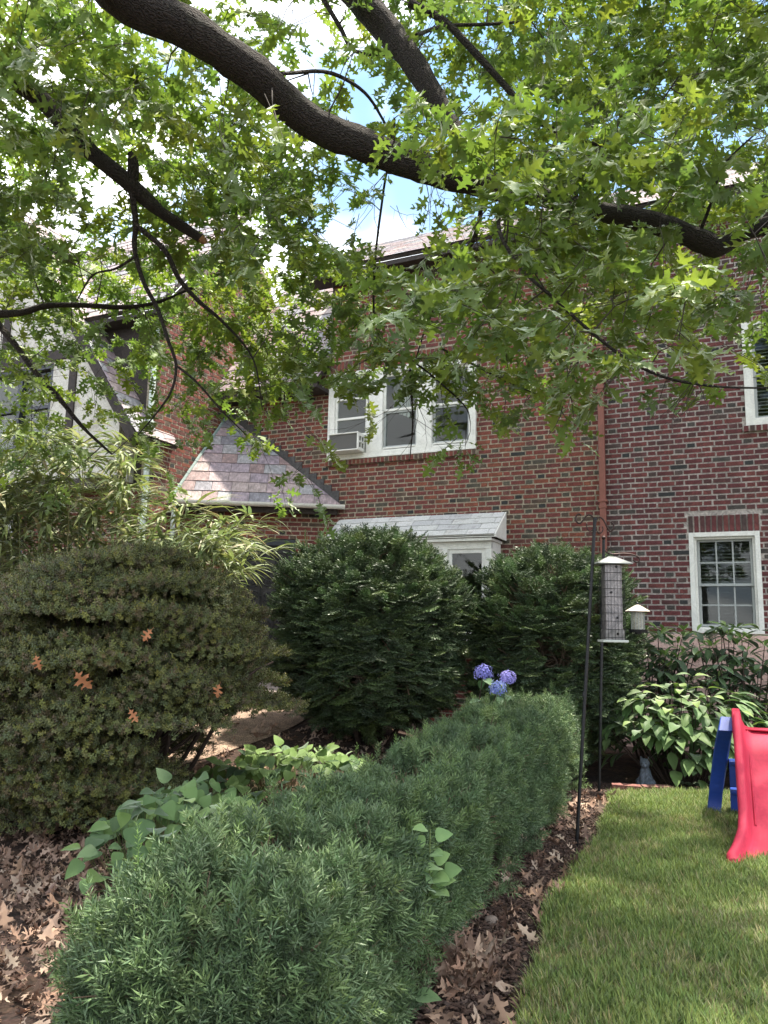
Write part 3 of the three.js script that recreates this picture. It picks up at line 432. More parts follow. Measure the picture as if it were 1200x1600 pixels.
// ---------------------------------------------------------------- half-timbered house with a gable
const house3 = thing('half_timbered_house', 'half-timbered house with cream plaster gable, dark timbers and brick side wall', 'house', P0.clone().addScaledVector(UAX, -2.92), houseTurn);
{
  const o = 2.92, FZ = 1.66, GZ = 2.0;
  const SM = new THREE.Matrix4().makeBasis(V(0, 0, -1), UP, V(1, 0, 0)).setPosition(0, 0, FZ);
  brickWall(house3, { name: 'side_wall', outline: [[0, 0], [4, 0], [4, 6], [2.0, 8.42], [0, 6.0]], M: SM, pal: 'warm', seed: 55, thick: 0.2, seen: (x, y) => x > 240 && x < 360 && y > 540 && y < 770 });
  // front: brick below, plaster and timber above
  brickWall(house3, { name: 'front_wall', outline: [[-6.5, 0], [-0.201, 0], [-0.201, 3.42], [-6.5, 3.42]], holes: [[-3.9, -2.5, 1.2, 2.7]], M: new THREE.Matrix4().makeTranslation(0, 0, FZ), pal: 'warm', seed: 56, seen: (x, y) => x > 0 && x < 230 && y > 770 && y < 850 });
  mesh('upper_wall', [box(-6.5, -4.1, 3.42, 6.0, FZ - 0.2, FZ - 0.01), box(-1.7, -0.201, 3.42, 6.0, FZ - 0.2, FZ - 0.01), box(-4.1, -1.7, 3.42, 3.95, FZ - 0.2, FZ - 0.01), box(-4.1, -1.7, 5.42, 6.0, FZ - 0.2, FZ - 0.01)], MT.timber, house3);
  mesh('front_window', [...ring(-3.9, -2.5, 1.2, 2.7, 0.08, FZ - 0.1, FZ - 0.02), box(-3.24, -3.16, 1.28, 2.62, FZ - 0.1, FZ - 0.03)], MT.darkFrame, house3);
  room(house3, -4.3, -2.1, 0.9, 3.1, FZ - 0.225, FZ - 4.5);
  mesh('downspout', tube([V(-0.055, 5.9, FZ + 0.05), V(-0.055, 5.5, FZ + 0.05), V(-0.055, 0.3, FZ + 0.05)], [0.042, 0.042, 0.042], 10, false), MT.spoutPale, house3);
  mesh('pipe_bracket', [1.4, 2.9, 4.3, 5.4].map((y) => box(-0.11, 0.0, y, y + 0.03, FZ + 0.002, FZ + 0.1, 0.004)), MT.spoutPale, house3);
  // gable bay standing forward: apex far over, its roof slope falling towards the brick side
  const gable = group('gable', house3), ax = -2.9, ay = 7.95, slope = 1.53 / 1.10, yAt = (x) => ay - Math.abs(x - ax) * slope;
  const poly = [[ax - 2.9, 3.45], [-0.35, 3.45], [-0.35, yAt(-0.35)], [ax, ay], [ax - 2.9, yAt(ax - 2.9)]];
  const gs = new THREE.Shape(poly.map((p) => new THREE.Vector2(...p))); const gw = [-4.0, -1.78, 4.02, 5.35]; gs.holes.push(new THREE.Path([[gw[0], gw[2]], [gw[1], gw[2]], [gw[1], gw[3]], [gw[0], gw[3]]].map((p) => new THREE.Vector2(...p))));
  mesh('plaster', metres(new THREE.ExtrudeGeometry(gs, { depth: GZ - FZ + 0.05, bevelEnabled: false }).translate(0, 0, FZ - 0.05)), MT.stucco, gable);
  const zt = GZ + 0.025;
  for (const [x0, x1, y0, y1] of [[-5.8, -0.2, 3.33, 3.5], [-5.6, -1.18, 5.38, 5.55], [-1.42, -1.27, 3.5, 5.38], [-4.2, -4.02, 3.5, 5.38], [-4.0, -1.42, 3.86, 4.0]]) mesh('timber', box(x0, x1, y0, y1, GZ - 0.05, zt, 0.008), MT.timber, gable);
  mesh('timber', box(-2.98, -2.82, 5.55, 7.3, GZ - 0.05, zt, 0.008), MT.timber, gable);
  const w = group('window', gable);
  mesh('frame', [...ring(-4.0, -1.42 - 0.36, 4.02, 5.35, 0.07, GZ - 0.14, GZ - 0.02), ...[-3.26, -2.52].map((x) => box(x - 0.045, x + 0.045, 4.09, 5.28, GZ - 0.13, GZ - 0.03)), box(-3.93, -1.85, 4.66, 4.71, GZ - 0.12, GZ - 0.04)], MT.darkFrame, w);
  for (const [a, b] of [[-3.93, -3.305], [-3.215, -2.565], [-2.475, -1.85]]) { mesh('pane', box(a, b, 4.09, 4.66, GZ - 0.09, GZ - 0.086), MT.glass, w); mesh('pane', box(a, b, 4.71, 5.28, GZ - 0.09, GZ - 0.086), MT.glass, w); mesh('roller_shade', box(a + 0.02, b - 0.02, 4.1, 4.62, GZ - 0.2, GZ - 0.195), std([0.12, 0.12, 0.115]), w); }
  room(gable, -4.4, -1.5, 3.5, 5.7, FZ - 0.21, FZ - 4.5);
  // bargeboards and slated slope
  const sd = V(1, -slope, 0).normalize(), nn = V(slope, 1, 0).normalize(), L = (-0.02 - ax) / sd.x;
  const bb = (off, z0, z1, w0, w1, mir) => { const g = box(0, L, w0, w1, z0, z1, 0.006); const m = new THREE.Matrix4().makeBasis(V(sd.x * mir, sd.y, 0), V(nn.x * mir, nn.y, 0), V(0, 0, mir)).setPosition(ax, ay, 0); return mir > 0 ? g.applyMatrix4(m) : box(0, L, w0, w1, -z1, -z0, 0.006).applyMatrix4(m); };
  mesh('bargeboard', bb(0, GZ + 0.001, GZ + 0.12, -0.02, 0.15, 1), MT.timber, gable); mesh('bargeboard', bb(0, GZ + 0.001, GZ + 0.12, -0.02, 0.15, -1), MT.timber, gable);
  const O = V(ax + sd.x * L + nn.x * 0.16, ay + sd.y * L + nn.y * 0.16, GZ + 0.16);
  slates(gable, O, V(0, 0, -1), sd.clone().negate(), [[0, 0], [0.9, 0], [0.9, L], [0, L]], { expo: 0.2, wmin: 0.16, wmax: 0.3, thick: 0.01, seed: 19, seen: inBox(90, 240, 430, 740) });
  const roof = group('roof', house3);
  slates(roof, V(-6.6, 5.98, FZ + 0.3), V(1, 0, 0), V(0, 0.77, -0.64).normalize(), [[0, 0], [6.75, 0], [6.75, 3.6], [0, 3.6]], { expo: 0.2, wmin: 0.18, wmax: 0.32, thick: 0.01, seed: 20, seen: inBox(60, 330, 300, 560) });
  mesh('soffit', box(-6.4, 0.1, 5.88, 5.94, FZ - 0.1, FZ + 0.27), MT.timber, roof);
  mesh('rear_wall', [box(-6.5, 0, 0, 5.9, -4.2, -4.0), box(-6.7, -6.5, 0, 5.9, -4, FZ)], MT.room, house3);
}
const MTb = { culm: std([0.16, 0.19, 0.07], { roughness: 0.6 }), culmPale: std([0.30, 0.28, 0.14], { roughness: 0.6 }) };
// ---------------------------------------------------------------- leaf shapes
function shapeLeaf(outline, fold = 0.25, curl = 0.2, stalk = 0.2) { // outline: right half from base to tip, (half width, height), leaf of length 1 on a stalk
  const pts = [...outline.map(([x, y]) => new THREE.Vector2(x, y)), ...outline.slice(1, -1).reverse().map(([x, y]) => new THREE.Vector2(-x, y))];
  const g = new THREE.ShapeGeometry(new THREE.Shape(pts)), p = g.attributes.position;
  const pos = []; const idx = [...g.index.array];
  for (let i = 0; i < p.count; i++) { const x = p.getX(i), y = p.getY(i); pos.push(x, y + stalk, fold * Math.abs(x) - curl * y * y + 0.05 * Math.sin(9 * x + 7 * y)); }
  const n = p.count; pos.push(-0.012, 0, 0, 0.012, 0, 0, 0.008, stalk + 0.05, 0.004, -0.008, stalk + 0.05, 0.004); idx.push(n, n + 1, n + 2, n, n + 2, n + 3);
  const h = new THREE.BufferGeometry(); h.setAttribute('position', new THREE.Float32BufferAttribute(pos, 3)); h.setIndex(idx); h.computeVertexNormals(); return h;
}
const oakOutline = [[0, 0], [0.05, 0.05], [0.07, 0.13], [0.26, 0.14], [0.19, 0.22], [0.09, 0.27], [0.10, 0.36], [0.27, 0.37], [0.43, 0.44], [0.33, 0.49], [0.34, 0.56], [0.20, 0.53], [0.10, 0.57], [0.11, 0.66], [0.30, 0.72], [0.35, 0.82], [0.22, 0.77], [0.10, 0.79], [0.11, 0.88], [0, 1.02]];
const oakGeos = [shapeLeaf(oakOutline, 0.25, 0.15), shapeLeaf(oakOutline.map(([x, y]) => [x * 1.1, y]), 0.05, 0.35), shapeLeaf(oakOutline.map(([x, y]) => [x * 0.9, y]), 0.4, -0.1)];
function gridLeaf(w, rows, { fold = 0.2, droop = 0.3, vein = 0, stalk = 0.15, wave = 0, uneven = 1 } = {}) { // w(t): half width at t, length 1
  const pos = [], idx = [], cols = 4;
  for (let j = 0; j <= rows; j++) { const t = Math.pow(j / rows, uneven), hw = w(t); for (let i = 0; i <= cols; i++) { const c = (i / cols - 0.5) * 2, x = c * hw, ripple = vein * Math.sin((t + Math.abs(c) * 0.12) * 38) * Math.min(1, Math.abs(c) * 2); pos.push(x, t + stalk, fold * Math.abs(x) - droop * t * t + ripple + wave * Math.sin(t * 9) * Math.abs(c)); if (i && j) { const a = (j - 1) * (cols + 1) + i - 1, b = a + cols + 1; if (j > 1) idx.push(a, a + 1, b); if (j < rows || true) idx.push(b, a + 1, b + 1); } } }
  const n = pos.length / 3; pos.push(-0.014, 0, 0, 0.014, 0, 0, 0.01, stalk + 0.06, 0, -0.01, stalk + 0.06, 0); idx.push(n, n + 1, n + 2, n, n + 2, n + 3);
  const g = new THREE.BufferGeometry(); g.setAttribute('position', new THREE.Float32BufferAttribute(pos, 3)); g.setIndex(idx); g.computeVertexNormals(); return g;
}
// ---------------------------------------------------------------- the oak overhead
const bark = std([0.055, 0.047, 0.043], { roughness: 0.95, map: scaled(barkTex, 1.6), bumpMap: scaled(barkBump, 1.6), bumpScale: 0.03 });
const twigMat = std([0.055, 0.042, 0.036], { roughness: 0.9 });
const oak = thing('oak_tree', 'spreading oak with dark limbs and lobed leaves hanging over the garden', 'tree', V(-2.6, 0, 2.4));
{
  const R = rng(77), O = oak.position, loc = (p) => p.clone().sub(O), nodes = [];
  const node = (p, r, lead) => nodes.push({ p, r, lead });
  function limb(name, pts, sides = 9, mat = bark, parent = oak, lead = 0) { // pts: [Vector3, radius]
    const n = pts.length, P = pts.map((q) => q[0]), r = pts.map((q) => q[1]);
    for (let i = 0; i < n - 1; i++) { const k = Math.max(2, Math.ceil(P[i].distanceTo(P[i + 1]) / 0.12)); for (let j = 0; j < k; j++) node(P[i].clone().lerp(P[i + 1], j / k), lerp(r[i], r[i + 1], j / k), lead); }
    node(P[n - 1], r[n - 1], lead);
    const g = tube(P.map(loc), r, sides, 5), p = g.attributes.position, q = g.attributes.normal;
    if (r[0] > 0.03) for (let i = 0; i < p.count; i++) { const k = 0.22 * r[0] * fbm(p.getX(i) * 5, p.getY(i) * 5, p.getZ(i) * 5, 4); p.setXYZ(i, p.getX(i) + q.getX(i) * k, p.getY(i) + q.getY(i) * k, p.getZ(i) + q.getZ(i) * k); }
    return mesh(name, g, mat, parent);
  }
  const at = (list) => list.map(([x, y, z, r]) => [pix(x, y, z), r * -z / FOCAL]);
  limb('trunk', [[V(-2.6, -0.1, 2.4), 0.46], [V(-2.6, 0.5, 2.4), 0.36], [V(-2.55, 2.5, 2.2), 0.31], [V(-2.45, 4.6, 1.7), 0.27], [V(-2.2, 6.5, 1.2), 0.2], [V(-2.0, 8.5, 0.6), 0.12], [V(-1.7, 10.4, 0.2), 0.05]], 14);
  limb('limb', [[V(-2.47, 4.3, 1.8), 0.17], [V(-2.1, 4.75, 0.2), 0.15], [V(-1.7, 4.8, -2.0), 0.13], ...at([[180, -14, -3.6, 37], [300, 50, -3.8, 34], [400, 118, -4.0, 32], [480, 185, -4.2, 29], [570, 228, -4.3, 27], [660, 262, -4.4, 25], [750, 288, -4.45, 21], [850, 308, -4.45, 17], [930, 328, -4.4, 16], [1010, 345, -4.4, 18], [1075, 366, -4.35, 19], [1118, 384, -4.35, 20], [1160, 364, -4.3, 16], [1240, 345, -4.2, 14], [1400, 300, -4.2, 9], [1550, 260, -4.2, 4]])], 12);
  limb('limb', [[V(-2.25, 6.2, 1.3), 0.15], [V(-1.4, 6.9, -1.5), 0.13], ...at([[470, -150, -4.4, 30], [560, -5, -4.6, 27], [610, 50, -4.6, 24], [650, 105, -4.55, 21], [690, 168, -4.5, 17], [730, 235, -4.45, 12], [770, 292, -4.42, 8]])], 10);
  limb('limb', [[V(-2.4, 5.3, 1.4), 0.10], [V(-3.2, 5.0, -1.5), 0.08], ...at([[-160, 30, -4.4, 15], [-20, 98, -4.5, 15], [60, 152, -4.6, 16], [130, 226, -4.7, 15], [200, 286, -4.8, 14], [250, 330, -4.9, 11], [315, 373, -5.0, 7.5]])], 9);
  mesh('broken_end', tube(at([[313, 371.5, -4.995, 7.2], [319, 377, -5.01, 6], [323, 379, -5.02, 2]]).map((q) => loc(q[0])), [0.030, 0.026, 0.010], 8, false), std([0.42, 0.22, 0.10], { roughness: 0.9, map: grainTex }), oak);
  limb('broken_stub', at([[204, 290, -4.8, 10], [208, 268, -4.78, 10], [207, 248, -4.76, 9], [203, 238, -4.75, 5]]), 8);
  const thin = (l) => limb('branch', at(l.map(([x, y, z, r]) => [x, y, z, r * 0.72])), 6, bark);
  thin([[205, 292, -4.8, 8], [212, 350, -4.85, 7], [210, 385, -4.9, 6], [224, 440, -4.95, 5], [246, 482, -5, 5], [262, 530, -5, 4], [275, 570, -5.05, 3.6], [268, 610, -5.05, 3], [245, 645, -5.1, 2], [215, 680, -5.2, 1.2]]);
  thin([[212, 352, -4.85, 6], [258, 392, -4.9, 6], [280, 436, -5, 5.5], [312, 472, -5.1, 5], [345, 500, -5.2, 3.5], [395, 560, -5.4, 2], [410, 640, -5.5, 1]]);
  thin([[274, 570, -5.05, 3], [305, 595, -5.1, 2.6], [345, 640, -5.2, 2.2], [385, 680, -5.3, 1.2]]);
  thin([[213, 400, -4.9, 3.5], [180, 420, -5, 3], [145, 430, -5.1, 2.4], [120, 470, -5.2, 1.5]]);
  limb('branch', [[V(-3.2, 5.0, -1.5), 0.05], [V(-4.1, 4.3, -4.5), 0.04], ...at([[-60, 480, -6, 8], [30, 489, -6, 6], [70, 478, -6, 5], [130, 477, -6, 4.4], [190, 480, -6, 4], [240, 474, -6, 3], [300, 450, -6, 2]])], 6);
  limb('branch', [[V(-4.1, 4.3, -4.5), 0.035], ...at([[-40, 470, -6.4, 7], [25, 540, -6.4, 5], [52, 578, -6.4, 4.4], [92, 622, -6.5, 4], [130, 668, -6.6, 3], [175, 710, -6.7, 1.5]])], 6);
  thin([[640, 5, -5, 12], [690, 30, -5, 10], [740, 80, -5, 10], [790, 135, -5, 9], [830, 180, -5, 8], [880, 210, -5.1, 6], [950, 230, -5.2, 4]]);
  thin([[830, 33, -5, 3], [760, 38, -5, 4], [700, 40, -5, 4.5], [650, 55, -4.6, 5]]);
  thin([[500, -10, -4.6, 6], [530, 40, -4.6, 6], [555, 80, -4.6, 5], [610, 85, -4.6, 4]]);
  thin([[440, 115, -4.1, 5], [520, 115, -4.4, 5], [570, 145, -4.5, 4], [600, 190, -4.6, 3], [640, 270, -4.7, 2]]);
  thin([[757, 290, -4.4, 5], [742, 370, -4.8, 6], [716, 408, -5.1, 8], [692, 460, -5.3, 4], [668, 505, -5.4, 2.4], [650, 560, -5.5, 1.6]]);
  thin([[800, 300, -4.3, 5], [780, 360, -3.8, 5], [815, 420, -3.7, 4.5], [870, 470, -3.6, 4], [925, 520, -3.6, 4], [985, 565, -3.6, 3.5], [1040, 590, -3.6, 3.4], [1110, 603, -3.6, 3], [1200, 606, -3.6, 2.4], [1300, 600, -3.6, 1]]);
  thin([[900, 320, -4.4, 5], [905, 280, -4.3, 5], [960, 240, -4.2, 4], [1010, 190, -4.2, 3], [1060, 120, -4.2, 2]]);
  thin([[1090, 372, -4.35, 5], [1110, 320, -4.2, 4], [1130, 260, -4.1, 3], [1190, 200, -4, 2]]);
  thin([[690, 270, -4.4, 4], [610, 250, -5.3, 3], [595, 330, -5.6, 3], [585, 430, -5.8, 3], [590, 520, -5.9, 2.4], [630, 570, -6, 2]]);
  thin([[640, 560, -5.9, 3], [642, 600, -5.9, 2.6], [645, 660, -5.9, 2], [640, 720, -5.9, 1]]);
  thin([[640, 560, -5.9, 2.5], [690, 600, -5.8, 2.4], [730, 640, -5.8, 1.6], [735, 660, -5.8, 1]]);
  thin([[690, 545, -5.8, 3], [750, 575, -5.8, 2.5], [800, 600, -5.8, 2], [850, 620, -5.8, 1]]);
  { // bare hanging twigs
    const bare = []; const hang = (x, y, z, n, w, h) => { for (let i = 0; i < n; i++) { let p = pix(x + (R() - 0.5) * w * 0.5, y + (R() - 0.3) * h * 0.3, z), d = V((R() - 0.5) * 0.9, -0.7, (R() - 0.5) * 0.5); const pts = [loc(p)], L = h * -z / FOCAL * (0.4 + 0.5 * R()) / 5; for (let k = 0; k < 5; k++) { d.addScaledVector(randDir(R), 0.35).normalize(); p = p.clone().addScaledVector(d, L); pts.push(loc(p)); if (R() < 0.6) { const q = p.clone().addScaledVector(d, L).addScaledVector(randDir(R), L * 1.2); bare.push(tube([loc(p), loc(q)], [0.0013, 0.0007], 3, false, false)); } } bare.push(tube(pts, [0.0026, 0.0023, 0.002, 0.0016, 0.0012, 0.0008], 4, false, false)); } };
    hang(1090, 605, -3.6, 6, 60, 120); hang(640, 610, -5.9, 6, 60, 190); hang(690, 300, -4.6, 9, 130, 110); hang(880, 640, -3.7, 3, 40, 60); hang(600, 300, -5.4, 5, 90, 140);
    mesh('bare_twigs', bare, twigMat, oak).userData.kind = 'stuff';
  }
  // off-frame limbs that carry the crown above and behind
  limb('limb', [[V(-2.2, 6.5, 1.2), 0.13], [V(0.2, 7.3, -0.6), 0.10], [V(2.6, 7.4, -2.6), 0.06], [V(4.8, 7.0, -4.4), 0.02]], 8);
  limb('limb', [[V(-2.3, 6.0, 1.3), 0.12], [V(-4.2, 7.0, -0.8), 0.08], [V(-5.6, 7.0, -3.8), 0.04], [V(-6.2, 6.4, -5.6), 0.015]], 8);
  limb('limb', [[V(-2.1, 7.4, 0.9), 0.10], [V(-1.4, 8.2, -2.0), 0.07], [V(-0.6, 8.2, -4.8), 0.03], [V(0, 7.8, -6.2), 0.012]], 8);
  limb('limb', [[V(-2.5, 5.2, 1.9), 0.12], [V(-1.2, 6.4, 3.6), 0.07], [V(0.8, 6.9, 4.6), 0.02]], 7);
  // where the leaves are: shares of each 100-pixel square that foliage fills, from above the picture down
  const cover = [
    [4, 4, 4, 4, 4, 4, 4, 4, 6, 7, 8, 8, 8, 8, 7, 6], [5, 5, 5, 5, 5, 4, 4, 4, 6, 7, 8, 8, 8.5, 8.5, 8, 7],  // rows above the frame: unseen leaves, thickened on the right for shade
    [8, 8, 8.5, 8.5, 6, 5, 5, 5, 6, 7.5, 8.5, 8.5, 8.5, 8.5, 7, 6], [8, 8, 8.5, 8.5, 8.5, 7, 4, 4, 5, 7.5, 8.5, 9, 9, 9, 7, 6],
    [8, 8, 8, 5, 8, 8.5, 8, 5, 5, 8.5, 9.3, 9.3, 9.3, 8.5, 7, 6], [8, 8, 9, 5.5, 8, 8.5, 8.5, 5.5, 1.5, 8.2, 9.5, 9.5, 9.3, 8.5, 6, 5],
    [8, 8, 9.3, 7.5, 8, 8, 6.5, 7.5, 7.5, 8.5, 8.8, 9.3, 9.3, 8, 6, 5], [7, 7, 8.5, 6.5, 7.5, 7.2, 8.5, 6.8, 7, 7.6, 6.8, 6.5, 6.5, 3.5, 3, 3],
    [5, 6, 7.5, 6, 7, 5, 3.5, 2, 2, 3.6, 0.8, 2, 0.8, 0, 0, 0], [1, 1, 0.6, 2.5, 1.5, 0.6, 1.6, 0, 0, 0, 0, 0, 0, 0, 0, 0]];
  const trim = [ // squares that need finer shape: [x0, x1, y0, y1, factor]
    [560, 740, 290, 385, 0.1], [540, 620, 300, 390, 0.5], [120, 200, 250, 340, 0.15], [455, 600, 60, 180, 0.5], [690, 780, 110, 175, 0.45], [500, 660, 600, 720, 0.35], [860, 940, 560, 660, 1.2], [1010, 1200, 560, 700, 0.25], [745, 800, 640, 720, 0.3], [880, 960, 660, 720, 0], [420, 520, 640, 720, 0.4], [250, 420, 690, 800, 0.5], [410, 520, 440, 530, 0.6], [-200, 300, 430, 800, 0.55], [0, 300, 600, 800, 0.6], [0, 130, 480, 560, 0.6], [100, 180, 520, 760, 0.7], [300, 420, 560, 800, 0.8]];
  const depthAt = (x, y) => {
    const j = (a, s) => -(a + (R() + R() + R() - 1.5) * s * 1.1);
    if (x < 450) return y < 200 ? j(4.7, 0.9) : y < 400 ? j(5.6, 1.1) : j(6.9, 0.8);
    if (x < 600) return y < 380 ? j(5.2, 0.9) : j(6.0, 0.6);
    if (x < 1100) { if (y < 150) return j(5.6, 1.1); if (y < 520) return R() < 0.4 ? j(3.7, 0.5) : j(5.7, 1.1); return x < 860 ? j(5.9, 0.5) : j(3.7, 0.4); }
    return R() < 0.5 ? j(3.9, 0.6) : j(5.6, 1.2);
  };
  const targets = [];
  cover.forEach((row, j) => row.forEach((v, i) => {
    const cx = -200 + i * 100, cy = -200 + j * 100;
    const tau = -Math.log(1 - Math.min(v, 9.5) / 10) * 1.85;
    for (let k = 0, n = 4; k < n; k++) { // quarter squares
      const qx = cx + (k % 2) * 50, qy = cy + (k >> 1) * 50; let area = 0;
      const goal = tau * 2500;
      for (let guard = 0; area < goal && guard < 120; guard++) {
        const x = qx + R() * 50, y = qy + R() * 50, z = depthAt(x, y), l = 0.118 * FOCAL / -z, one = 12 * l * l * 0.30 * 0.60;
        if (goal - area < one && R() > (goal - area) / one) break; area += one;
        let keep = x > 930 && x < 1260 && y > 265 && y < 445 && z > -4.75 ? 0.1 : 1; for (const [a, b, c, d, f] of trim) if (x > a && x < b && y > c && y < d) keep *= f;
        if (R() < keep) targets.push({ p: pix(x, y, z), view: true });
        if (keep > 1 && R() < keep - 1) targets.push({ p: pix(x + 10 * R(), y + 10 * R(), z), view: true });
      }
    }
  }));
  for (let i = 0; i < 260; i++) { // crown above the picture and behind the camera
    const a = R() * 6.283, r = Math.sqrt(R()), p = V(-1.0 + Math.cos(a) * r * 6.0, 6.2 + R() * 2.6 * (1 - r * 0.4), -1.2 + Math.sin(a) * r * 6.0), [x, y, d] = toPix(p);
    if (d > 0 && x > -250 && x < 1400 && y > -220) continue; targets.push({ p });
  }
  for (let i = 0; i < 190; i++) { const p = V(lerp(-0.2, 4.2, R()), lerp(4.9, 7.0, R()), lerp(-1.6, -5.2, R())), [x, y] = toPix(p); if (y > -150 && x < 1300) continue; targets.push({ p }); }  // unseen extra crown leaves, added to shade lawn, hedge and near leaves
  const nearest = (p, pool) => { let best = null, bd = 1e9; for (const n of pool) { const d = n.p.distanceToSquared(p) * (1 + 0.25 * n.lead); if (d < bd) { bd = d; best = n; } } return best; };
  const first = nodes.slice(); for (const t of targets) t.d = nearest(t.p, first).p.distanceTo(t.p);
  targets.sort((a, b) => a.d - b.d);
  const wood = [], leaves = [];
  const greens = [[0.18, 0.265, 0.030], [0.15, 0.24, 0.032], [0.22, 0.29, 0.032], [0.125, 0.20, 0.035]];
  for (const t of targets) {
    const n = nearest(t.p, nodes), L = n.p.distanceTo(t.p);
    let dir = t.p.clone().sub(n.p); if (dir.lengthSq() < 1e-6) dir = randDir(R); dir.normalize();
    if (L > 0.1) {
      const r0 = Math.min(n.r * 0.75, 0.0035 + 0.0060 * L), pts = [loc(n.p)], rr = [r0], steps = Math.max(2, Math.min(7, Math.round(L / 0.22)));
      const bend = randDir(R).multiplyScalar(0.13 * L); bend.y += 0.06 * L;
      for (let k = 1; k <= steps; k++) { const f = k / steps, q = n.p.clone().lerp(t.p, f).addScaledVector(bend, Math.sin(f * Math.PI)).addScaledVector(randDir(R), 0.05 * Math.min(L, 0.6) * (k < steps)); pts.push(loc(q)); rr.push(lerp(r0, 0.0022, f)); node(q, lerp(r0, 0.002, f), n.lead + 1); }
      wood.push(tube(pts, rr, L > 0.6 ? 5 : 4, false, false)); dir = pts[pts.length - 1].clone().sub(pts[pts.length - 2]).normalize();
    }
    // a spray: a short twig with leaves towards its end
    dir.y -= 0.15; dir.addScaledVector(randDir(R), 0.5).normalize(); const tw = 0.20 + 0.22 * R(), base = t.p.clone().addScaledVector(dir, -tw * 0.5), sag = 0.10 * tw, end = (f) => base.clone().addScaledVector(dir, tw * f).add(V(0, -sag * f * f, 0));
    wood.push(tube([loc(base), loc(end(0.5)), loc(end(1))], [0.003, 0.0022, 0.0013], 3, false, false));
    const m = 9 + ((R() * 6) | 0), side = dir.clone().cross(UP).normalize(), tint = greens[(R() * 4) | 0];
    for (let i = 0; i < m; i++) {
      const f = 0.15 + 0.85 * Math.pow((i + 0.5) / m, 0.7), s = i % 2 ? 1 : -1, ld = dir.clone().multiplyScalar(0.5).addScaledVector(side, s * (0.5 + 0.7 * R())).addScaledVector(randDir(R), 0.45); ld.y -= 0.25; ld.normalize();
      const nn = V(0, 1, 0).addScaledVector(randDir(R), 0.75), size = 0.092 + 0.058 * R();
      leaves.push({ m: frame(end(f), ld, nn).scale(V(size, size, size)), v: (R() * 3) | 0, c: vary(R, tint, 0.22, 0.10), p: end(f), size });
    }
  }
  for (const l of leaves) { const [x, y, d] = toPix(l.p); l.show = d > 0.5 && x > 5 && x < 1195 && y > 5 && y < 900 ? l.size / d : 0; }
  const top = new Set([...leaves].sort((a, b) => b.show - a.show).slice(0, 300));
  mesh('twigs', wood, twigMat, oak).userData.kind = 'stuff';
  const oakLeaf = leafMat({ transmission: 0.55 }), big = greens.map((g) => leafMat({ color: rgb(...g), transmission: 0.55 })), packs = [new Copies(), new Copies(), new Copies()], back = new THREE.Matrix4().makeTranslation(-O.x, -O.y, -O.z);
  for (const l of leaves) { const m = l.m.clone().premultiply(back); if (top.has(l)) { const o = mesh('leaf', oakGeos[l.v], big[l.v], oak); m.decompose(o.position, o.quaternion, o.scale); } else packs[l.v].add(m, 1, l.c); }
  packs.forEach((p, i) => p.build('foliage', oakGeos[i], oakLeaf, oak));
  console.log('oak: targets', targets.length, 'leaves', leaves.length);
}
// ---------------------------------------------------------------- yew sprigs
function needleSprig(n, len, needle, width, flat, R) { // a shoot with needles, stem along y
  const pos = [], tri = (a, b, c) => pos.push(...a.toArray(), ...b.toArray(), ...c.toArray());
  for (let i = 0; i < n; i++) {
    const t = (i + 0.5) / n, a = flat ? (i % 2 ? 0 : Math.PI) + (R() - 0.5) * 0.7 : i * 2.4 + (R() - 0.5) * 0.5, o = V(0, len * t, 0), lean = lerp(0.45, 1.0, t) + 0.15 * R();
    const d = V(Math.cos(a), lean, Math.sin(a) * (flat ? 0.5 : 1)).normalize().multiplyScalar(needle * (1 - 0.3 * Math.abs(t - 0.45)) * (0.85 + 0.3 * R())), s = d.clone().cross(randDir(R)).normalize().multiplyScalar(width / 2);
    const e = o.clone().add(d), m = o.clone().addScaledVector(d, 0.5); m.y -= 0.001; tri(o, m.clone().add(s), e); tri(o, e, m.clone().sub(s));
  }
  const w = 0.0012; tri(V(-w, 0, 0), V(w, 0, 0), V(0, len, 0)); tri(V(0, 0, -w), V(0, 0, w), V(0, len, 0));
  const g = new THREE.BufferGeometry(); g.setAttribute('position', new THREE.Float32BufferAttribute(pos, 3)); g.computeVertexNormals(); return g;
}
const needleMat = leafMat({ transmission: 0.18, clearcoat: 0.5, clearcoatRoughness: 0.35 });
const barkPale = std([1, 1, 1], { roughness: 0.95 }), twigStick = merge([tube([V(0, -0.09, 0), V(0.008, 0, 0.004), V(0, 0.1, 0)], [0.004, 0.0032, 0.0018], 4, false), tube([V(0.006, 0.0, 0.003), V(0.04, 0.06, 0.01)], [0.0025, 0.0012], 3, false), tube([V(0.003, 0.03, 0.0), V(-0.03, 0.08, -0.02)], [0.0022, 0.001], 3, false)]);
const stemBrown = std([0.085, 0.055, 0.042], { roughness: 0.9, map: grainTex });
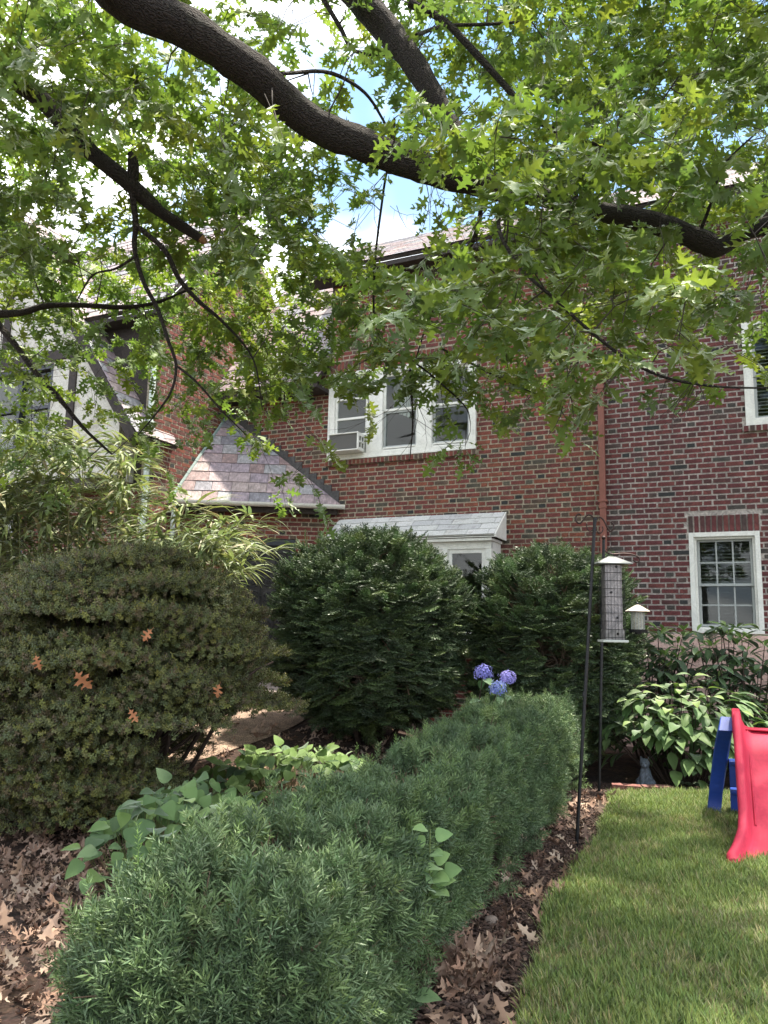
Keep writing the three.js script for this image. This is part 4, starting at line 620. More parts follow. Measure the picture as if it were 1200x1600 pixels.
// ---------------------------------------------------------------- the low clipped yew hedge along the lawn
{
  const R = rng(101), sprigs = Array.from({ length: 4 }, () => needleSprig(24, 0.075, 0.031, 0.0046, false, R));
  const hedge = thing('yew_hedge', 'low bluish green clipped yew hedge running beside the lawn', 'hedge', V(0, 0, 0));
  const zTop = -2.1, zEnd = -7.75, top = (z) => lerp(0.70, 0.84, smooth(-3, -7, z) * 0 + clamp((-z - 2.5) / 5, 0, 1)) + 0.05 * perlin.noise(z * 1.6, 3.3, 0.7);
  const endRound = (z) => Math.pow(1 - Math.pow(clamp(Math.max((z - (zTop - 0.35)) / 0.35, (zEnd + 0.35 - z) / 0.35), 0, 1), 2.4), 0.5);
  function skin(z, a, inset) { // a: 0 = left foot, 1 = right foot
    const l = hedgeLeft(z) - 0.03, r = hedgeRight(z) + 0.06, k = endRound(z), c = (l + r) / 2, w = (r - l) / 2 * (0.4 + 0.6 * k), h = top(z) * (0.55 + 0.45 * k), th = (1 - a) * Math.PI, cs = Math.cos(th), sn = Math.sin(th);
    const x = c + Math.sign(cs) * Math.pow(Math.abs(cs), 0.55) * w, y = 0.05 + Math.pow(sn, 0.5) * (h - 0.05);
    const lump = 0.15 * fbm(x * 2.9, y * 2.9, z * 2.9, 3) + 0.06 * perlin.noise(x * 8, y * 8, z * 8), n = V(Math.sign(cs) * Math.pow(Math.abs(cs), 1.4), Math.pow(sn, 1.4) + 0.02, 0).normalize();
    return { p: V(x, y, z).addScaledVector(n, lump - inset), n };
  }
  const inner = new Copies(); // bare twigs that fill the hedge
  for (let i = 0; i < 9000; i++) { const { p, n } = skin(lerp(zTop - 0.1, zEnd + 0.1, Math.pow(R(), 1.2)), 0.03 + 0.94 * R(), 0.08 + 0.22 * R()); if (p.y < 0.02) continue; inner.add(frame(p, n.clone().add(V(0, 0.5, 0)).addScaledVector(randDir(R), 0.9), randDir(R)), 0.7 + 0.6 * R(), vary(R, [0.15, 0.105, 0.07], 0.3, 0.06)); }
  inner.build('inner_twigs', twigStick, barkPale, hedge);
  const stems = []; for (let z = -2.75; z > -7.4; z -= 0.42) { const x = (hedgeLeft(z) + hedgeRight(z)) / 2; for (let k = 0; k < 3; k++) stems.push(tube([V(x + (R() - 0.5) * 0.2, -0.02, z), V(x + (R() - 0.5) * 0.35, 0.22, z + (R() - 0.5) * 0.2), V(x + (R() - 0.5) * 0.6, 0.5, z + (R() - 0.5) * 0.3)], [0.014, 0.011, 0.006], 5)); }
  mesh('stems', stems, stemBrown, hedge).userData.kind = 'stuff';
  const packs = sprigs.map(() => new Copies()), base = [[0.074, 0.130, 0.046], [0.086, 0.148, 0.049], [0.062, 0.112, 0.043], [0.102, 0.165, 0.050]];
  for (let t = 0; t < 10500; t++) { // branchlets: a fan of shoots each
    const z = lerp(zTop, zEnd, Math.pow(R(), 1.35)), a = R(), deep = t % 5 === 0, inset = deep ? 0.09 + 0.2 * R() : 0.015 + R() * R() * 0.10, { p, n } = skin(z, a, inset); if (p.y < 0.03) continue;
    const gap = fbm(p.x * 5.5, p.y * 5.5, p.z * 5.5, 2); if (gap < -0.13 && !deep && inset < 0.075) continue;
    const d = n.clone().multiplyScalar(0.7).add(V(0, 0.45, 0)).addScaledVector(randDir(R), 0.6).normalize(), tone = base[(R() * 4) | 0], k = 0.8 + 0.4 * R(), fresh = R() < 0.035, m = 3 + ((R() * 4) | 0), s0 = 0.8 + 0.5 * R();
    for (let i = 0; i < m; i++) { const e = d.clone().addScaledVector(randDir(R), 0.55).normalize(), q = p.clone().addScaledVector(d, -0.05 + 0.05 * R() * (i > 0)).addScaledVector(randDir(R), 0.014); packs[(t + i) % 4].add(frame(q, e, randDir(R)), s0 * (0.85 + 0.3 * R()), vary(R, fresh ? [0.13, 0.20, 0.05] : tone.map((c) => c * k), 0.14, 0.06)); }
  }
  for (let i = 0; i < 110; i++) { const { p, n } = skin(lerp(zTop, zEnd, R()), 0.15 + 0.7 * R(), -0.02), d = n.clone().multiplyScalar(0.5).add(V(0, 0.9, 0)).addScaledVector(randDir(R), 0.4); for (let k = 0; k < 2; k++) packs[i % 4].add(frame(p.clone().addScaledVector(d.clone().normalize(), 0.045 * k - 0.02), d, randDir(R)), 1.0, vary(R, [0.11, 0.18, 0.05], 0.2, 0.08)); } // stray shoots
  packs.forEach((p, i) => p.build('needles', sprigs[i], needleMat, hedge));
  const young = leafMat({ color: rgb(0.17, 0.30, 0.05), transmission: 0.35 }), shoot = needleSprig(34, 0.16, 0.022, 0.004, false, R);
  for (const [x, y, z] of [[392, 1345, -2.9], [462, 1310, -3.0], [218, 1350, -2.35], [655, 1185, -4.9], [620, 1180, -4.6], [550, 1205, -3.9], [740, 1265, -4.6], [640, 1490, -3.0]]) { const o = mesh('young_shoot', shoot, young, hedge), p = pix(x, y, z); o.position.copy(p).y -= 0.03; o.rotation.set((R() - 0.5) * 0.4, R() * 6, (R() - 0.5) * 0.4); }
}
// ---------------------------------------------------------------- two dark yew shrubs before the house
function yewShrub(label, c, rx, ry, rz, seed, count) {
  const R = rng(seed), s = thing('yew_shrub', label, 'shrub', V(c.x, H(c.x, c.z), c.z), 0, 'dark yew shrubs in front of the house');
  const sprays = Array.from({ length: 3 }, () => { // a flat frond: main shoot with side shoots
    const l = [needleSprig(26, 0.24, 0.030, 0.0075, true, R)]; for (let k = 0; k < 9; k++) { const t = 0.04 + 0.021 * k, sd = k % 2 ? 1 : -1, len = 0.115 * (1 - k / 13) * (0.8 + 0.4 * R()); l.push(needleSprig(12, len, 0.029, 0.0075, true, R).applyMatrix4(frame(V(0, t, 0), V(sd * 0.75, 1, (R() - 0.5) * 0.3), V(0, 0, 1)))); } return merge(l); }), packs = sprays.map(() => new Copies());
  const surf = (u, v, k) => { const y = u, a = v * 6.2832, rr = Math.pow(1 - Math.pow(Math.abs(y), 3.2), 0.5), d = V(Math.cos(a) * rr, y, Math.sin(a) * rr), lump = 1 + 0.30 * fbm(d.x * 2.1 + seed, d.y * 2.1, d.z * 2.1, 3) + 0.14 * perlin.noise(d.x * 6, d.y * 6 + seed, d.z * 6); return { d, p: V(d.x * rx, 0, d.z * rz).multiplyScalar(lump * k * lerp(0.9, 1, y * 0.5 + 0.5)).add(V(0, ry * (1.02 + d.y * (y > 0 ? 0.98 : 0.9) * k * (y > 0 ? lump : 1)), 0)) }; };
  const inner = new Copies(); for (let i = 0; i < 2600; i++) { const { d, p } = surf(R() * 1.85 - 0.9, R(), 0.35 + 0.5 * R()); inner.add(frame(p, d.clone().add(V(0, 0.3, 0)).addScaledVector(randDir(R), 0.7), randDir(R)), 1.2 + 1.2 * R(), vary(R, [0.15, 0.105, 0.07], 0.3, 0.06)); }
  inner.build('inner_twigs', twigStick, barkPale, s);
  const stems = []; for (let i = 0; i < 16; i++) { const a = R() * 6.28, r = 0.1 + 0.25 * R(); stems.push(tube([V(Math.cos(a) * r * 0.6, -0.05, Math.sin(a) * r * 0.6), V(Math.cos(a) * r * 1.3, ry * 0.3, Math.sin(a) * r * 1.3), V(Math.cos(a) * rx * 0.6, ry * (0.6 + 0.6 * R()), Math.sin(a) * rz * 0.6)], [0.028, 0.022, 0.01], 6)); } mesh('stems', stems, stemBrown, s).userData.kind = 'stuff';
  const base = [[0.036, 0.070, 0.018], [0.030, 0.058, 0.018], [0.048, 0.088, 0.020], [0.066, 0.108, 0.020]];
  for (let i = 0; i < count; i++) {
    const y = Math.pow(R(), 0.85) * 2 - 1, v = R(), k = i % 4 ? 1 - R() * R() * 0.2 : 0.45 + 0.4 * R(), { d, p } = surf(clamp(y, -0.98, 0.995), v, k), hole = fbm(p.x * 3.2 + 5, p.y * 3.2 + seed, p.z * 3.2, 2); if (hole < -0.14 && k > 0.84) continue;
    const out = V(d.x, 0, d.z).multiplyScalar(0.9).add(V(0, 0.0 + 0.75 * Math.max(0, d.y), 0)).addScaledVector(randDir(R), 0.55).normalize();
    packs[i % 3].add(frame(p.addScaledVector(out, -0.10), out, V(0, 1, 0).addScaledVector(randDir(R), 0.4)), 0.75 + 0.55 * R(), vary(R, base[(R() * 4) | 0], 0.25, 0.1));
  }
  for (let i = 0; i < 260; i++) { // long leading shoots that break the outline
    const { d, p } = surf(R() * 0.75 + 0.2, R(), 1), out = V(d.x, 0.55 + 0.5 * d.y, d.z).addScaledVector(randDir(R), 0.35).normalize();
    for (let k = 4; k < 5; k++) { const q = p.clone().addScaledVector(out, -0.02 + 0.06 * R()), sd = out.clone().cross(UP).normalize(); packs[k % 3].add(frame(q, k === 4 ? out : out.clone().addScaledVector(sd, k % 2 ? 0.9 : -0.9).addScaledVector(randDir(R), 0.2), V(0, 1, 0).addScaledVector(randDir(R), 0.3)), 0.85 - k * 0.06, vary(R, [0.06, 0.125, 0.026], 0.2, 0.1)); }
  }
  packs.forEach((q, i) => q.build('needles', sprays[i], needleMat, s));
}
yewShrub('tall dark green yew shrub standing before the awning-topped bay window', V(-0.12, 0, -8.15), 0.95, 1.02, 0.9, 3, 8400);
yewShrub('dark green yew shrub behind the bird feeder poles', V(1.83, 0, -8.25), 0.82, 1.08, 0.75, 9, 6500);
// ---------------------------------------------------------------- mounded small-leaved shrub
{
  const R = rng(303), c = V(-2.02, 0, -5.95), s = thing('mounded_shrub', 'wide mounded shrub with tiny olive green leaves and open woody base', 'shrub', V(c.x, H(c.x, c.z), c.z));
  const leaf = gridLeaf((t) => 0.28 * Math.sin(Math.PI * Math.pow(t, 0.8)), 2, { fold: 0.3, droop: 0.2, stalk: 0.05 });
  const twig = []; for (let i = 0; i < 13; i++) { const a = i * 2.4, d = V(Math.cos(a), 0.5 + 0.5 * R(), Math.sin(a)), k = 0.020 + 0.008 * R(); twig.push(leaf.clone().applyMatrix4(frame(V(0, 0.012 + i * 0.0058, 0), d, V(0, 1, 0).addScaledVector(randDir(R), 0.5)).scale(V(k, k, k)))); } twig.push(tube([V(0, 0, 0), V(0, 0.09, 0)], [0.0012, 0.0008], 3, false, false)); twig.forEach((g) => g.deleteAttribute('uv'));
  const tg = merge(twig), pack = new Copies(), wood = [], cols = [[0.090, 0.105, 0.024], [0.070, 0.088, 0.024], [0.11, 0.122, 0.024], [0.10, 0.075, 0.030], [0.135, 0.142, 0.022]];
  const rx = 1.06, ry = 1.86, rz = 0.98;
  for (let i = 0; i < 375; i++) { // pads of twigs in tiers over the dome
    const f = i < 300 ? (i + 0.5) / 300 : 0.03 + 0.22 * R(), yr = Math.pow(f, 0.75) * 0.93 + 0.04, yn = lerp(yr, Math.round(yr * 10 + 0.8 * Math.sin(i * 1.7)) / 10, 0.5), a = i * 2.39996, prof = yn < 0.42 ? lerp(0.70, 1.0, smooth(0.05, 0.42, yn)) : Math.sqrt(Math.max(0, 1 - Math.pow((yn - 0.42) / 0.58, 1.7))), deep = R() < 0.3 ? 0.65 + 0.2 * R() : 0.9 + 0.12 * R();
    const wob = 1 + 0.28 * fbm(Math.cos(a) * 1.5, yn * 2.2, Math.sin(a) * 1.5 + 4, 2), p = V(Math.cos(a) * rx * prof * deep * wob, yn * ry * (1 + 0.10 * perlin.noise(Math.cos(a) * 1.8, 3.3, Math.sin(a) * 1.8)), Math.sin(a) * rz * prof * deep * wob), pr = 0.20 + 0.20 * R(), out = V(p.x, 0, p.z); if (out.lengthSq() > 0) out.normalize();
    if (p.x > 0.42 && p.y < 0.62 + 0.25 * (p.x - 0.42)) continue;
    wood.push(tube([V((R() - 0.5) * 0.3, 0.05, (R() - 0.5) * 0.3), V(p.x * 0.4, p.y * 0.45, p.z * 0.4), V(p.x * 0.8, p.y * 0.85, p.z * 0.8), p.clone()], [0.012, 0.009, 0.006, 0.003], 4, 2, false));
    const n = Math.round(150 * (pr / 0.25) ** 2);
    for (let k = 0; k < n; k++) {
      const b = R() * 6.283, q = Math.sqrt(R()) * pr, o = V(Math.cos(b) * q, (R() - 0.5) * 0.045 - 0.22 * q * q / pr + 0.04 * perlin.noise(p.x * 5 + q, i, 0.5), Math.sin(b) * q).add(p).addScaledVector(out, 0.02), d = V(Math.cos(b), 0.7, Math.sin(b)).multiplyScalar(0.6).addScaledVector(out, 0.4).addScaledVector(randDir(R), 0.6);
      pack.add(frame(o, d, V(0, 1, 0).addScaledVector(randDir(R), 0.6)), 0.62 + 0.4 * R(), vary(R, cols[(R() * 5) | 0], 0.28, 0.12));
    }
  }
  for (let i = 0; i < 26; i++) { const a = R() * 6.28, r = 0.15 + 0.5 * R(); wood.push(tube([V(Math.cos(a) * r * 0.4, -0.05, Math.sin(a) * r * 0.4), V(Math.cos(a) * r, 0.3, Math.sin(a) * r), V(Math.cos(a + 0.3) * r * 1.6, 0.65 + 0.4 * R(), Math.sin(a + 0.3) * r * 1.5), V(Math.cos(a) * r * 1.9, 1.0 + 0.5 * R(), Math.sin(a) * r * 1.8)], [0.022, 0.018, 0.013, 0.006], 5, 2, false)); }
  mesh('branches', wood, stemBrown, s).userData.kind = 'stuff';
  pack.build('foliage', tg, leafMat({ transmission: 0.25 }), s);
  // dead oak leaves caught on it
  const dead = [[55, 1020], [115, 1045], [200, 1105], [240, 980], [345, 1065]], dm = std([0.36, 0.15, 0.065], { roughness: 0.8, side: THREE.DoubleSide });
  dead.forEach(([x, y], i) => { const p = pix(x, y, -4.75 - 0.02 * i), o = mesh('dead_oak_leaf', oakGeos[i % 3], dm); o.position.copy(p); o.scale.setScalar(i === 1 ? 0.13 : 0.09); o.rotation.set(0.3 * R() - 0.1, R() - 0.5, Math.PI + (R() - 0.5) * 1.6); tag(o, i === 1 ? 'largest rusty brown dead oak leaf caught in the mounded shrub' : 'small rusty brown dead oak leaf caught in the mounded shrub', 'leaf', 'dead leaves caught in the mounded shrub'); });
}
// ---------------------------------------------------------------- bamboo
{
  const R = rng(404), s = thing('bamboo', 'clump of leafy arching bamboo in front of the half-timbered house', 'bamboo', V(-2.9, H(-2.9, -8.0), -8.0));
  const blade = gridLeaf((t) => 0.075 * Math.pow(Math.sin(Math.PI * Math.min(1, 0.08 + 0.92 * Math.pow(t, 0.62))), 0.8), 5, { fold: 0.25, droop: 0.55, stalk: 0.03 }), pack = new Copies(), cols = [[0.21, 0.27, 0.075], [0.26, 0.31, 0.09], [0.17, 0.235, 0.075], [0.32, 0.33, 0.14], [0.38, 0.33, 0.18]];
  const canes = []; for (let i = 0; i < 78; i++) {
    const x0 = lerp(-5.1, -1.95, R()), z0 = -8.0 - 0.85 * R(), h = x0 < -2.9 ? 2.3 + 1.15 * R() : x0 < -2.35 ? 1.8 + 0.9 * R() : 1.5 + 0.85 * R(), lean = V((R() - 0.42) * 0.9 + (x0 > -2.5 ? 0.55 : 0), 0, 0.15 + 0.5 * R()), y0 = H(x0, z0), top = V(x0, y0 + h * 0.92, z0).addScaledVector(lean, 0.75);
    const P = [V(x0, y0 - 0.05, z0), V(x0, y0 + h * 0.45, z0).addScaledVector(lean, 0.1), V(x0, y0 + h * 0.8, z0).addScaledVector(lean, 0.4), top], cur = new THREE.CatmullRomCurve3(P), O = s.position;
    canes.push([P.map((p) => p.clone().sub(O)), h]);
    const c = mesh('culm', tube(P.map((p) => p.clone().sub(O)), [0.008, 0.007, 0.005, 0.002], 5, 4, false), i % 3 ? MTb.culm : MTb.culmPale, s); void c;
    for (let k = 0; k < 16; k++) { // leaf tufts at the nodes
      const t = 0.34 + 0.66 * (k + R() * 0.5) / 16, o = cur.getPoint(Math.min(1, t)).sub(O), a = k * 2.2 + R(), sd = V(Math.cos(a), 0.25, Math.sin(a)), e = o.clone().addScaledVector(sd, 0.14 + 0.14 * R());
      for (let q = 0; q < 6; q++) { const at = o.clone().lerp(e, 0.3 + 0.7 * R()), d = sd.clone().addScaledVector(randDir(R), 0.6).add(V(0, 0.1, 0.12)), len = 0.17 + 0.14 * R(); pack.add(frame(at, d, V(0, 1, 0).addScaledVector(randDir(R), 0.3)), len, vary(R, cols[Math.min(4, (R() * R() * 6.2) | 0)], 0.2, 0.1)); }
    }
  }
  pack.build('foliage', blade, leafMat({ transmission: 0.45, clearcoat: 0.5 }), s);
}
// ---------------------------------------------------------------- broad-leaved plants: leaves built one by one
const heart = gridLeaf((t) => 0.46 * Math.pow(Math.sin(Math.PI * Math.pow(t, 0.55)), 0.75) * (1 - 0.15 * t), 6, { fold: 0.12, droop: 0.22, stalk: 0.3, wave: 0.02, uneven: 1.6 });
const ovate = gridLeaf((t) => 0.27 * Math.pow(Math.sin(Math.PI * Math.pow(t, 0.86)), 0.95), 6, { fold: 0.22, droop: 0.42, vein: 0.012, stalk: 0.12, uneven: 1.25 });
const oblong = gridLeaf((t) => 0.165 * Math.pow(Math.sin(Math.PI * Math.pow(t, 1.15)), 0.7), 5, { fold: 0.3, droop: 0.22, stalk: 0.1 });
function leafMesh(parent, geo, mat, p, d, n, s, name = 'leaf') { const o = mesh(name, geo, mat, parent); frame(p, d, n).scale(V(s, s, s)).decompose(o.position, o.quaternion, o.scale); return o; }
{ // bean-like ground vines between the mounded shrub and the hedge
  const R = rng(505), mats = [[0.075, 0.155, 0.042], [0.095, 0.185, 0.042], [0.062, 0.125, 0.042], [0.15, 0.25, 0.05]].map((c) => leafMat({ color: rgb(...c), transmission: 0.35 }));
  const patch = (label, cx, cz, rx, rz, h, n, size, tone) => {
    const s = thing('ground_vine', label, 'vine', V(cx, H(cx, cz), cz)), stems = [];
    for (let i = 0; i < n; i++) {
      const a = R() * 6.283, r = Math.sqrt(R()), x = Math.cos(a) * r * rx, z = Math.sin(a) * r * rz, top = h * (1 - 0.65 * r * r) * (0.75 + 0.25 * R()) + 0.04, g = H(cx + x, cz + z) - s.position.y, p = V(x, g + top, z), d = V(x / rx, 0, z / rz).multiplyScalar(0.5).addScaledVector(randDir(R), 0.5).add(V(0, -0.25, 0.45)), nn = V(0, 0.9, 0.45).addScaledVector(randDir(R), 0.35);
      leafMesh(s, heart, mats[R() < tone ? 3 : (R() * 3) | 0], p, d, nn, size * (0.7 + 0.6 * R()));
      stems.push(tube([V(x * 0.7, g - 0.01, z * 0.7), V(x * 0.9, g + top * 0.6, z * 0.9), p.clone()], [0.0022, 0.002, 0.0014], 3, false, false));
    }
    mesh('stems', stems, std([0.12, 0.16, 0.05]), s).userData.kind = 'stuff';
  };
  patch('broad-leaved green vine heaped between the mounded shrub and the hedge', -1.06, -4.50, 0.52, 0.62, 0.52, 298, 0.092, 0.12);
  patch('light green vine sprawling over the soil below the tall yew shrub', -0.62, -6.35, 0.72, 0.55, 0.30, 295, 0.095, 0.75);
}
{ // large-leaved hydrangea out of flower
  const R = rng(606), s = thing('hydrangea', 'big-leaved green hydrangea bush behind the cat statue', 'shrub', V(2.98, H(2.98, -7.78), -7.78)), mats = [[0.075, 0.145, 0.032], [0.092, 0.172, 0.034], [0.062, 0.12, 0.032], [0.15, 0.235, 0.036]].map((c) => leafMat({ color: rgb(...c), transmission: 0.35, clearcoat: 0.12 }));
  const stems = []; let count = 0;
  for (let i = 0; i < 38; i++) {
    const a = i * 2.4, r = Math.sqrt((i + 0.5) / 38), top = V(Math.cos(a) * r * 0.95, 0.42 + 0.52 * (1 - r * r * 0.75) + 0.08 * R(), Math.sin(a) * r * 0.55 + 0.05), foot = V(top.x * 0.35, 0, top.z * 0.35), mid = foot.clone().lerp(top, 0.55).add(V(top.x * 0.12, 0.02, top.z * 0.12));
    stems.push(tube([foot, mid, top], [0.006, 0.005, 0.003], 4, 3, false));
    for (let k = 0; k < 8 && count < 300; k++, count++) { const t = 1 - 0.2 * (k >> 1), o = foot.clone().lerp(mid, 0.3).lerp(top, t); if (o.x < -0.3 && o.y < 0.42 && o.z > -0.2) continue; const b = a + (k >> 1) * 1.57 + (k % 2) * Math.PI + (R() - 0.5) * 0.5, d = V(Math.cos(b), 0.22 - 0.12 * (k >> 1), Math.sin(b)).addScaledVector(randDir(R), 0.2); leafMesh(s, ovate, mats[k < 2 && R() < 0.6 ? 3 : (R() * 3) | 0], o, d, V(0, 1, 0).addScaledVector(randDir(R), 0.25), k < 2 ? 0.12 + 0.04 * R() : 0.17 + 0.06 * R()); }
  }
  mesh('stems', stems, stemBrown, s).userData.kind = 'stuff';
  const more = new Copies(); for (let i = 0; i < 420; i++) { const a = R() * 6.283, v = 0.12 + 0.8 * R(), r = Math.sqrt(1 - Math.pow((v - 0.35) / 0.7, 2)) * (0.75 + 0.25 * R()), p = V(Math.cos(a) * r * 0.92, v * 0.95, Math.sin(a) * r * 0.55); if (p.x < -0.3 && p.y < 0.42 && p.z > -0.2) continue; const d = V(Math.cos(a), 0.15 * v - 0.25, Math.sin(a)).addScaledVector(randDir(R), 0.45); more.add(frame(p, d, V(0, 1, 0).addScaledVector(V(Math.cos(a), 0, Math.sin(a)), 0.4).addScaledVector(randDir(R), 0.25)), 0.14 + 0.07 * R(), vary(R, [0.080, 0.155, 0.033], 0.3, 0.12)); }
  more.build('foliage', ovate, leafMat({ transmission: 0.35, clearcoat: 0.12 }), s);
}
{ // rhododendron by the plaster base
  const R = rng(707), mats = [[0.055, 0.115, 0.040], [0.070, 0.145, 0.042], [0.045, 0.09, 0.038], [0.15, 0.26, 0.04]].map((c) => leafMat({ color: rgb(...c), transmission: 0.28, clearcoat: 0.6, clearcoatRoughness: 0.3 }));
  for (const [x, z, n, label] of [[2.95, -8.55, 20, 'leggy rhododendron with glossy whorled leaves beside the dark yew'], [3.75, -8.25, 22, 'leggy rhododendron with glossy whorled leaves below the small window'], [4.7, -7.9, 18, 'glossy rhododendron beside the plaster base past the small window']]) {
    const s = thing('rhododendron', label, 'shrub', V(x, H(x, z), z)), stems = []; let count = 0;
    for (let i = 0; i < n; i++) {
      const a = i * 2.4 + R(), r = Math.sqrt((i + 0.5) / n), top = V(Math.cos(a) * r * 0.58, 1.0 + 0.5 * R() - 0.12 * r, Math.sin(a) * r * 0.4), foot = V(top.x * 0.3, -0.02, top.z * 0.3), mid = foot.clone().lerp(top, 0.6).add(V((R() - 0.5) * 0.1, 0, (R() - 0.5) * 0.1));
      stems.push(tube([foot, mid, top], [0.011, 0.008, 0.004], 5, 3, false));
      for (const t of [1, 0.86, 0.72]) { const o = mid.clone().lerp(top, Math.max(0, (t - 0.6) / 0.4)), m = 5 + ((R() * 3) | 0); for (let k = 0; k < m && count < 300; k++, count++) { const b = k / m * 6.283 + R() * 0.6, young = t === 1 && R() < 0.6, d = V(Math.cos(b), young ? 0.9 : -0.05 - 0.3 * R(), Math.sin(b)).addScaledVector(randDir(R), 0.2); leafMesh(s, oblong, mats[young ? 3 : (R() * 3) | 0], o, d, V(0, 1, 0).addScaledVector(V(Math.cos(b), 0, Math.sin(b)), young ? -0.9 : 0.2), young ? 0.11 + 0.04 * R() : 0.16 + 0.06 * R()); } }
    }
    mesh('stems', stems, stemBrown, s).userData.kind = 'stuff';
    const more = new Copies(); for (let i = 0; i < 30; i++) { const a = R() * 6.283, r = Math.sqrt(R()), o = V(Math.cos(a) * r * 0.62, 0.75 + 0.72 * R(), Math.sin(a) * r * 0.42), m = 6; for (let k = 0; k < m; k++) { const b = k / m * 6.283 + R(), yg = R() < 0.3; more.add(frame(o, V(Math.cos(b), yg ? 0.5 : -0.15, Math.sin(b)).addScaledVector(randDir(R), 0.25), V(0, 1, 0).addScaledVector(randDir(R), 0.25)), 0.13 + 0.06 * R(), vary(R, yg ? [0.14, 0.24, 0.04] : [0.065, 0.135, 0.042], 0.25, 0.1)); } }
    more.build('foliage', oblong, leafMat({ transmission: 0.3, clearcoat: 0.6, clearcoatRoughness: 0.3 }), s);
  }
}
{ // blue hydrangea in flower behind the hedge
  const R = rng(808), s = thing('blue_hydrangea', 'hydrangea with three blue violet flower heads behind the hedge', 'shrub', V(0.78, H(0.78, -6.85), -6.85)), O = s.position;
  const petal = gridLeaf((t) => 0.42 * Math.sin(Math.PI * Math.pow(t, 0.8)), 2, { fold: 0.2, droop: 0.1, stalk: 0.02 }), pm = [[0.22, 0.22, 0.62], [0.30, 0.27, 0.66], [0.19, 0.24, 0.58]].map((c) => leafMat({ color: rgb(...c), transmission: 0.3, clearcoat: 0 })), lm = leafMat({ color: rgb(0.07, 0.15, 0.055), transmission: 0.3 });
  [[755, 1052, 0.073], [793, 1060, 0.064], [778, 1077, 0.068]].forEach(([x, y, r], i) => {
    const c = pix(x, y, -6.55 + 0.06 * i).sub(O), list = [];
    for (let k = 0; k < 55; k++) { const yy = 1 - (k + 0.5) / 55 * 1.5, a = k * 2.39996, q = Math.sqrt(Math.max(0, 1 - yy * yy)), d = V(q * Math.cos(a), yy, q * Math.sin(a)); for (let j = 0; j < 4; j++) { const t1 = d.clone().cross(V(0.3, 0.9, 0.2)).normalize(), t2 = d.clone().cross(t1), b = j * 1.571 + k, pd = t1.multiplyScalar(Math.cos(b)).addScaledVector(t2, Math.sin(b)).addScaledVector(d, 0.3); list.push(petal.clone().applyMatrix4(frame(c.clone().addScaledVector(d, r * (0.75 + 0.35 * R()) * (1 + 0.35 * perlin.noise(d.x * 2 + i, d.y * 2, d.z * 2))), pd, d).scale(V(0.019, 0.019, 0.019)))); } }
    mesh('flower_head', list, pm[i], s); mesh('stem', tube([V(c.x * 0.3, 0, c.z * 0.3), c.clone().multiplyScalar(0.7).add(V(0, 0.05, 0)), c], [0.006, 0.005, 0.004], 5), stemBrown, s);
    for (let k = 0; k < 11; k++) { const b = R() * 6.28, d = V(Math.cos(b), -0.05, Math.sin(b) * 0.8).addScaledVector(randDir(R), 0.25); leafMesh(s, ovate, lm, c.clone().add(V(0, -0.05 - 0.09 * (k % 5), 0)), d, V(0, 1, 0).addScaledVector(randDir(R), 0.3), 0.11 + 0.05 * R()); }
  });
}
{ // pale-leaved seedling growing through the hedge
  const R = rng(909), s = thing('seedling_sapling', 'pale green broad-leaved seedling growing out through the hedge', 'seedling', V(0.16, 0, -3.2)), lm = [leafMat({ color: rgb(0.20, 0.33, 0.10), transmission: 0.35 }), leafMat({ color: rgb(0.15, 0.27, 0.085), transmission: 0.35 })], O = s.position;
  const tip = (x, y) => pix(x, y, -3.02).sub(O);
  for (const [a, b] of [[[670, 1385], [672, 1295]], [[668, 1400], [690, 1355]], [[665, 1400], [668, 1372]]]) {
    const p = tip(...a), q = tip(...b), f = V(0.0, 0.1, 0); mesh('stem', tube([f, p.clone(), q], [0.004, 0.003, 0.002], 4), std([0.12, 0.16, 0.05]), s);
    for (let k = 0; k < 7; k++) { const o = p.clone().lerp(q, 0.15 + 0.14 * k), bb = k * 2.4 + R(), d = V(Math.cos(bb), 0.25, Math.sin(bb) * 0.5 + 0.35); leafMesh(s, heart, lm[k % 2], o, d, V(0, 0.7, 0.7).addScaledVector(randDir(R), 0.4), 0.055 + 0.025 * R()); }
  }
}
{ // low plants at the hedge's foot near the lawn corner
  const R = rng(919), s = thing('weed', 'low round-leaved weed at the near foot of the hedge', 'weed', V(0.02, 0, -2.95)), lm = leafMat({ color: rgb(0.075, 0.15, 0.05), transmission: 0.3 });
  for (let k = 0; k < 14; k++) { const b = k * 2.4, r = 0.03 + 0.09 * R(), p = V(Math.cos(b) * r, 0.05 + 0.1 * R(), Math.sin(b) * r); leafMesh(s, heart, lm, p, V(Math.cos(b), 0.2, Math.sin(b)), V(0, 1, 0.2).addScaledVector(randDir(R), 0.3), 0.06 + 0.03 * R()); }
}
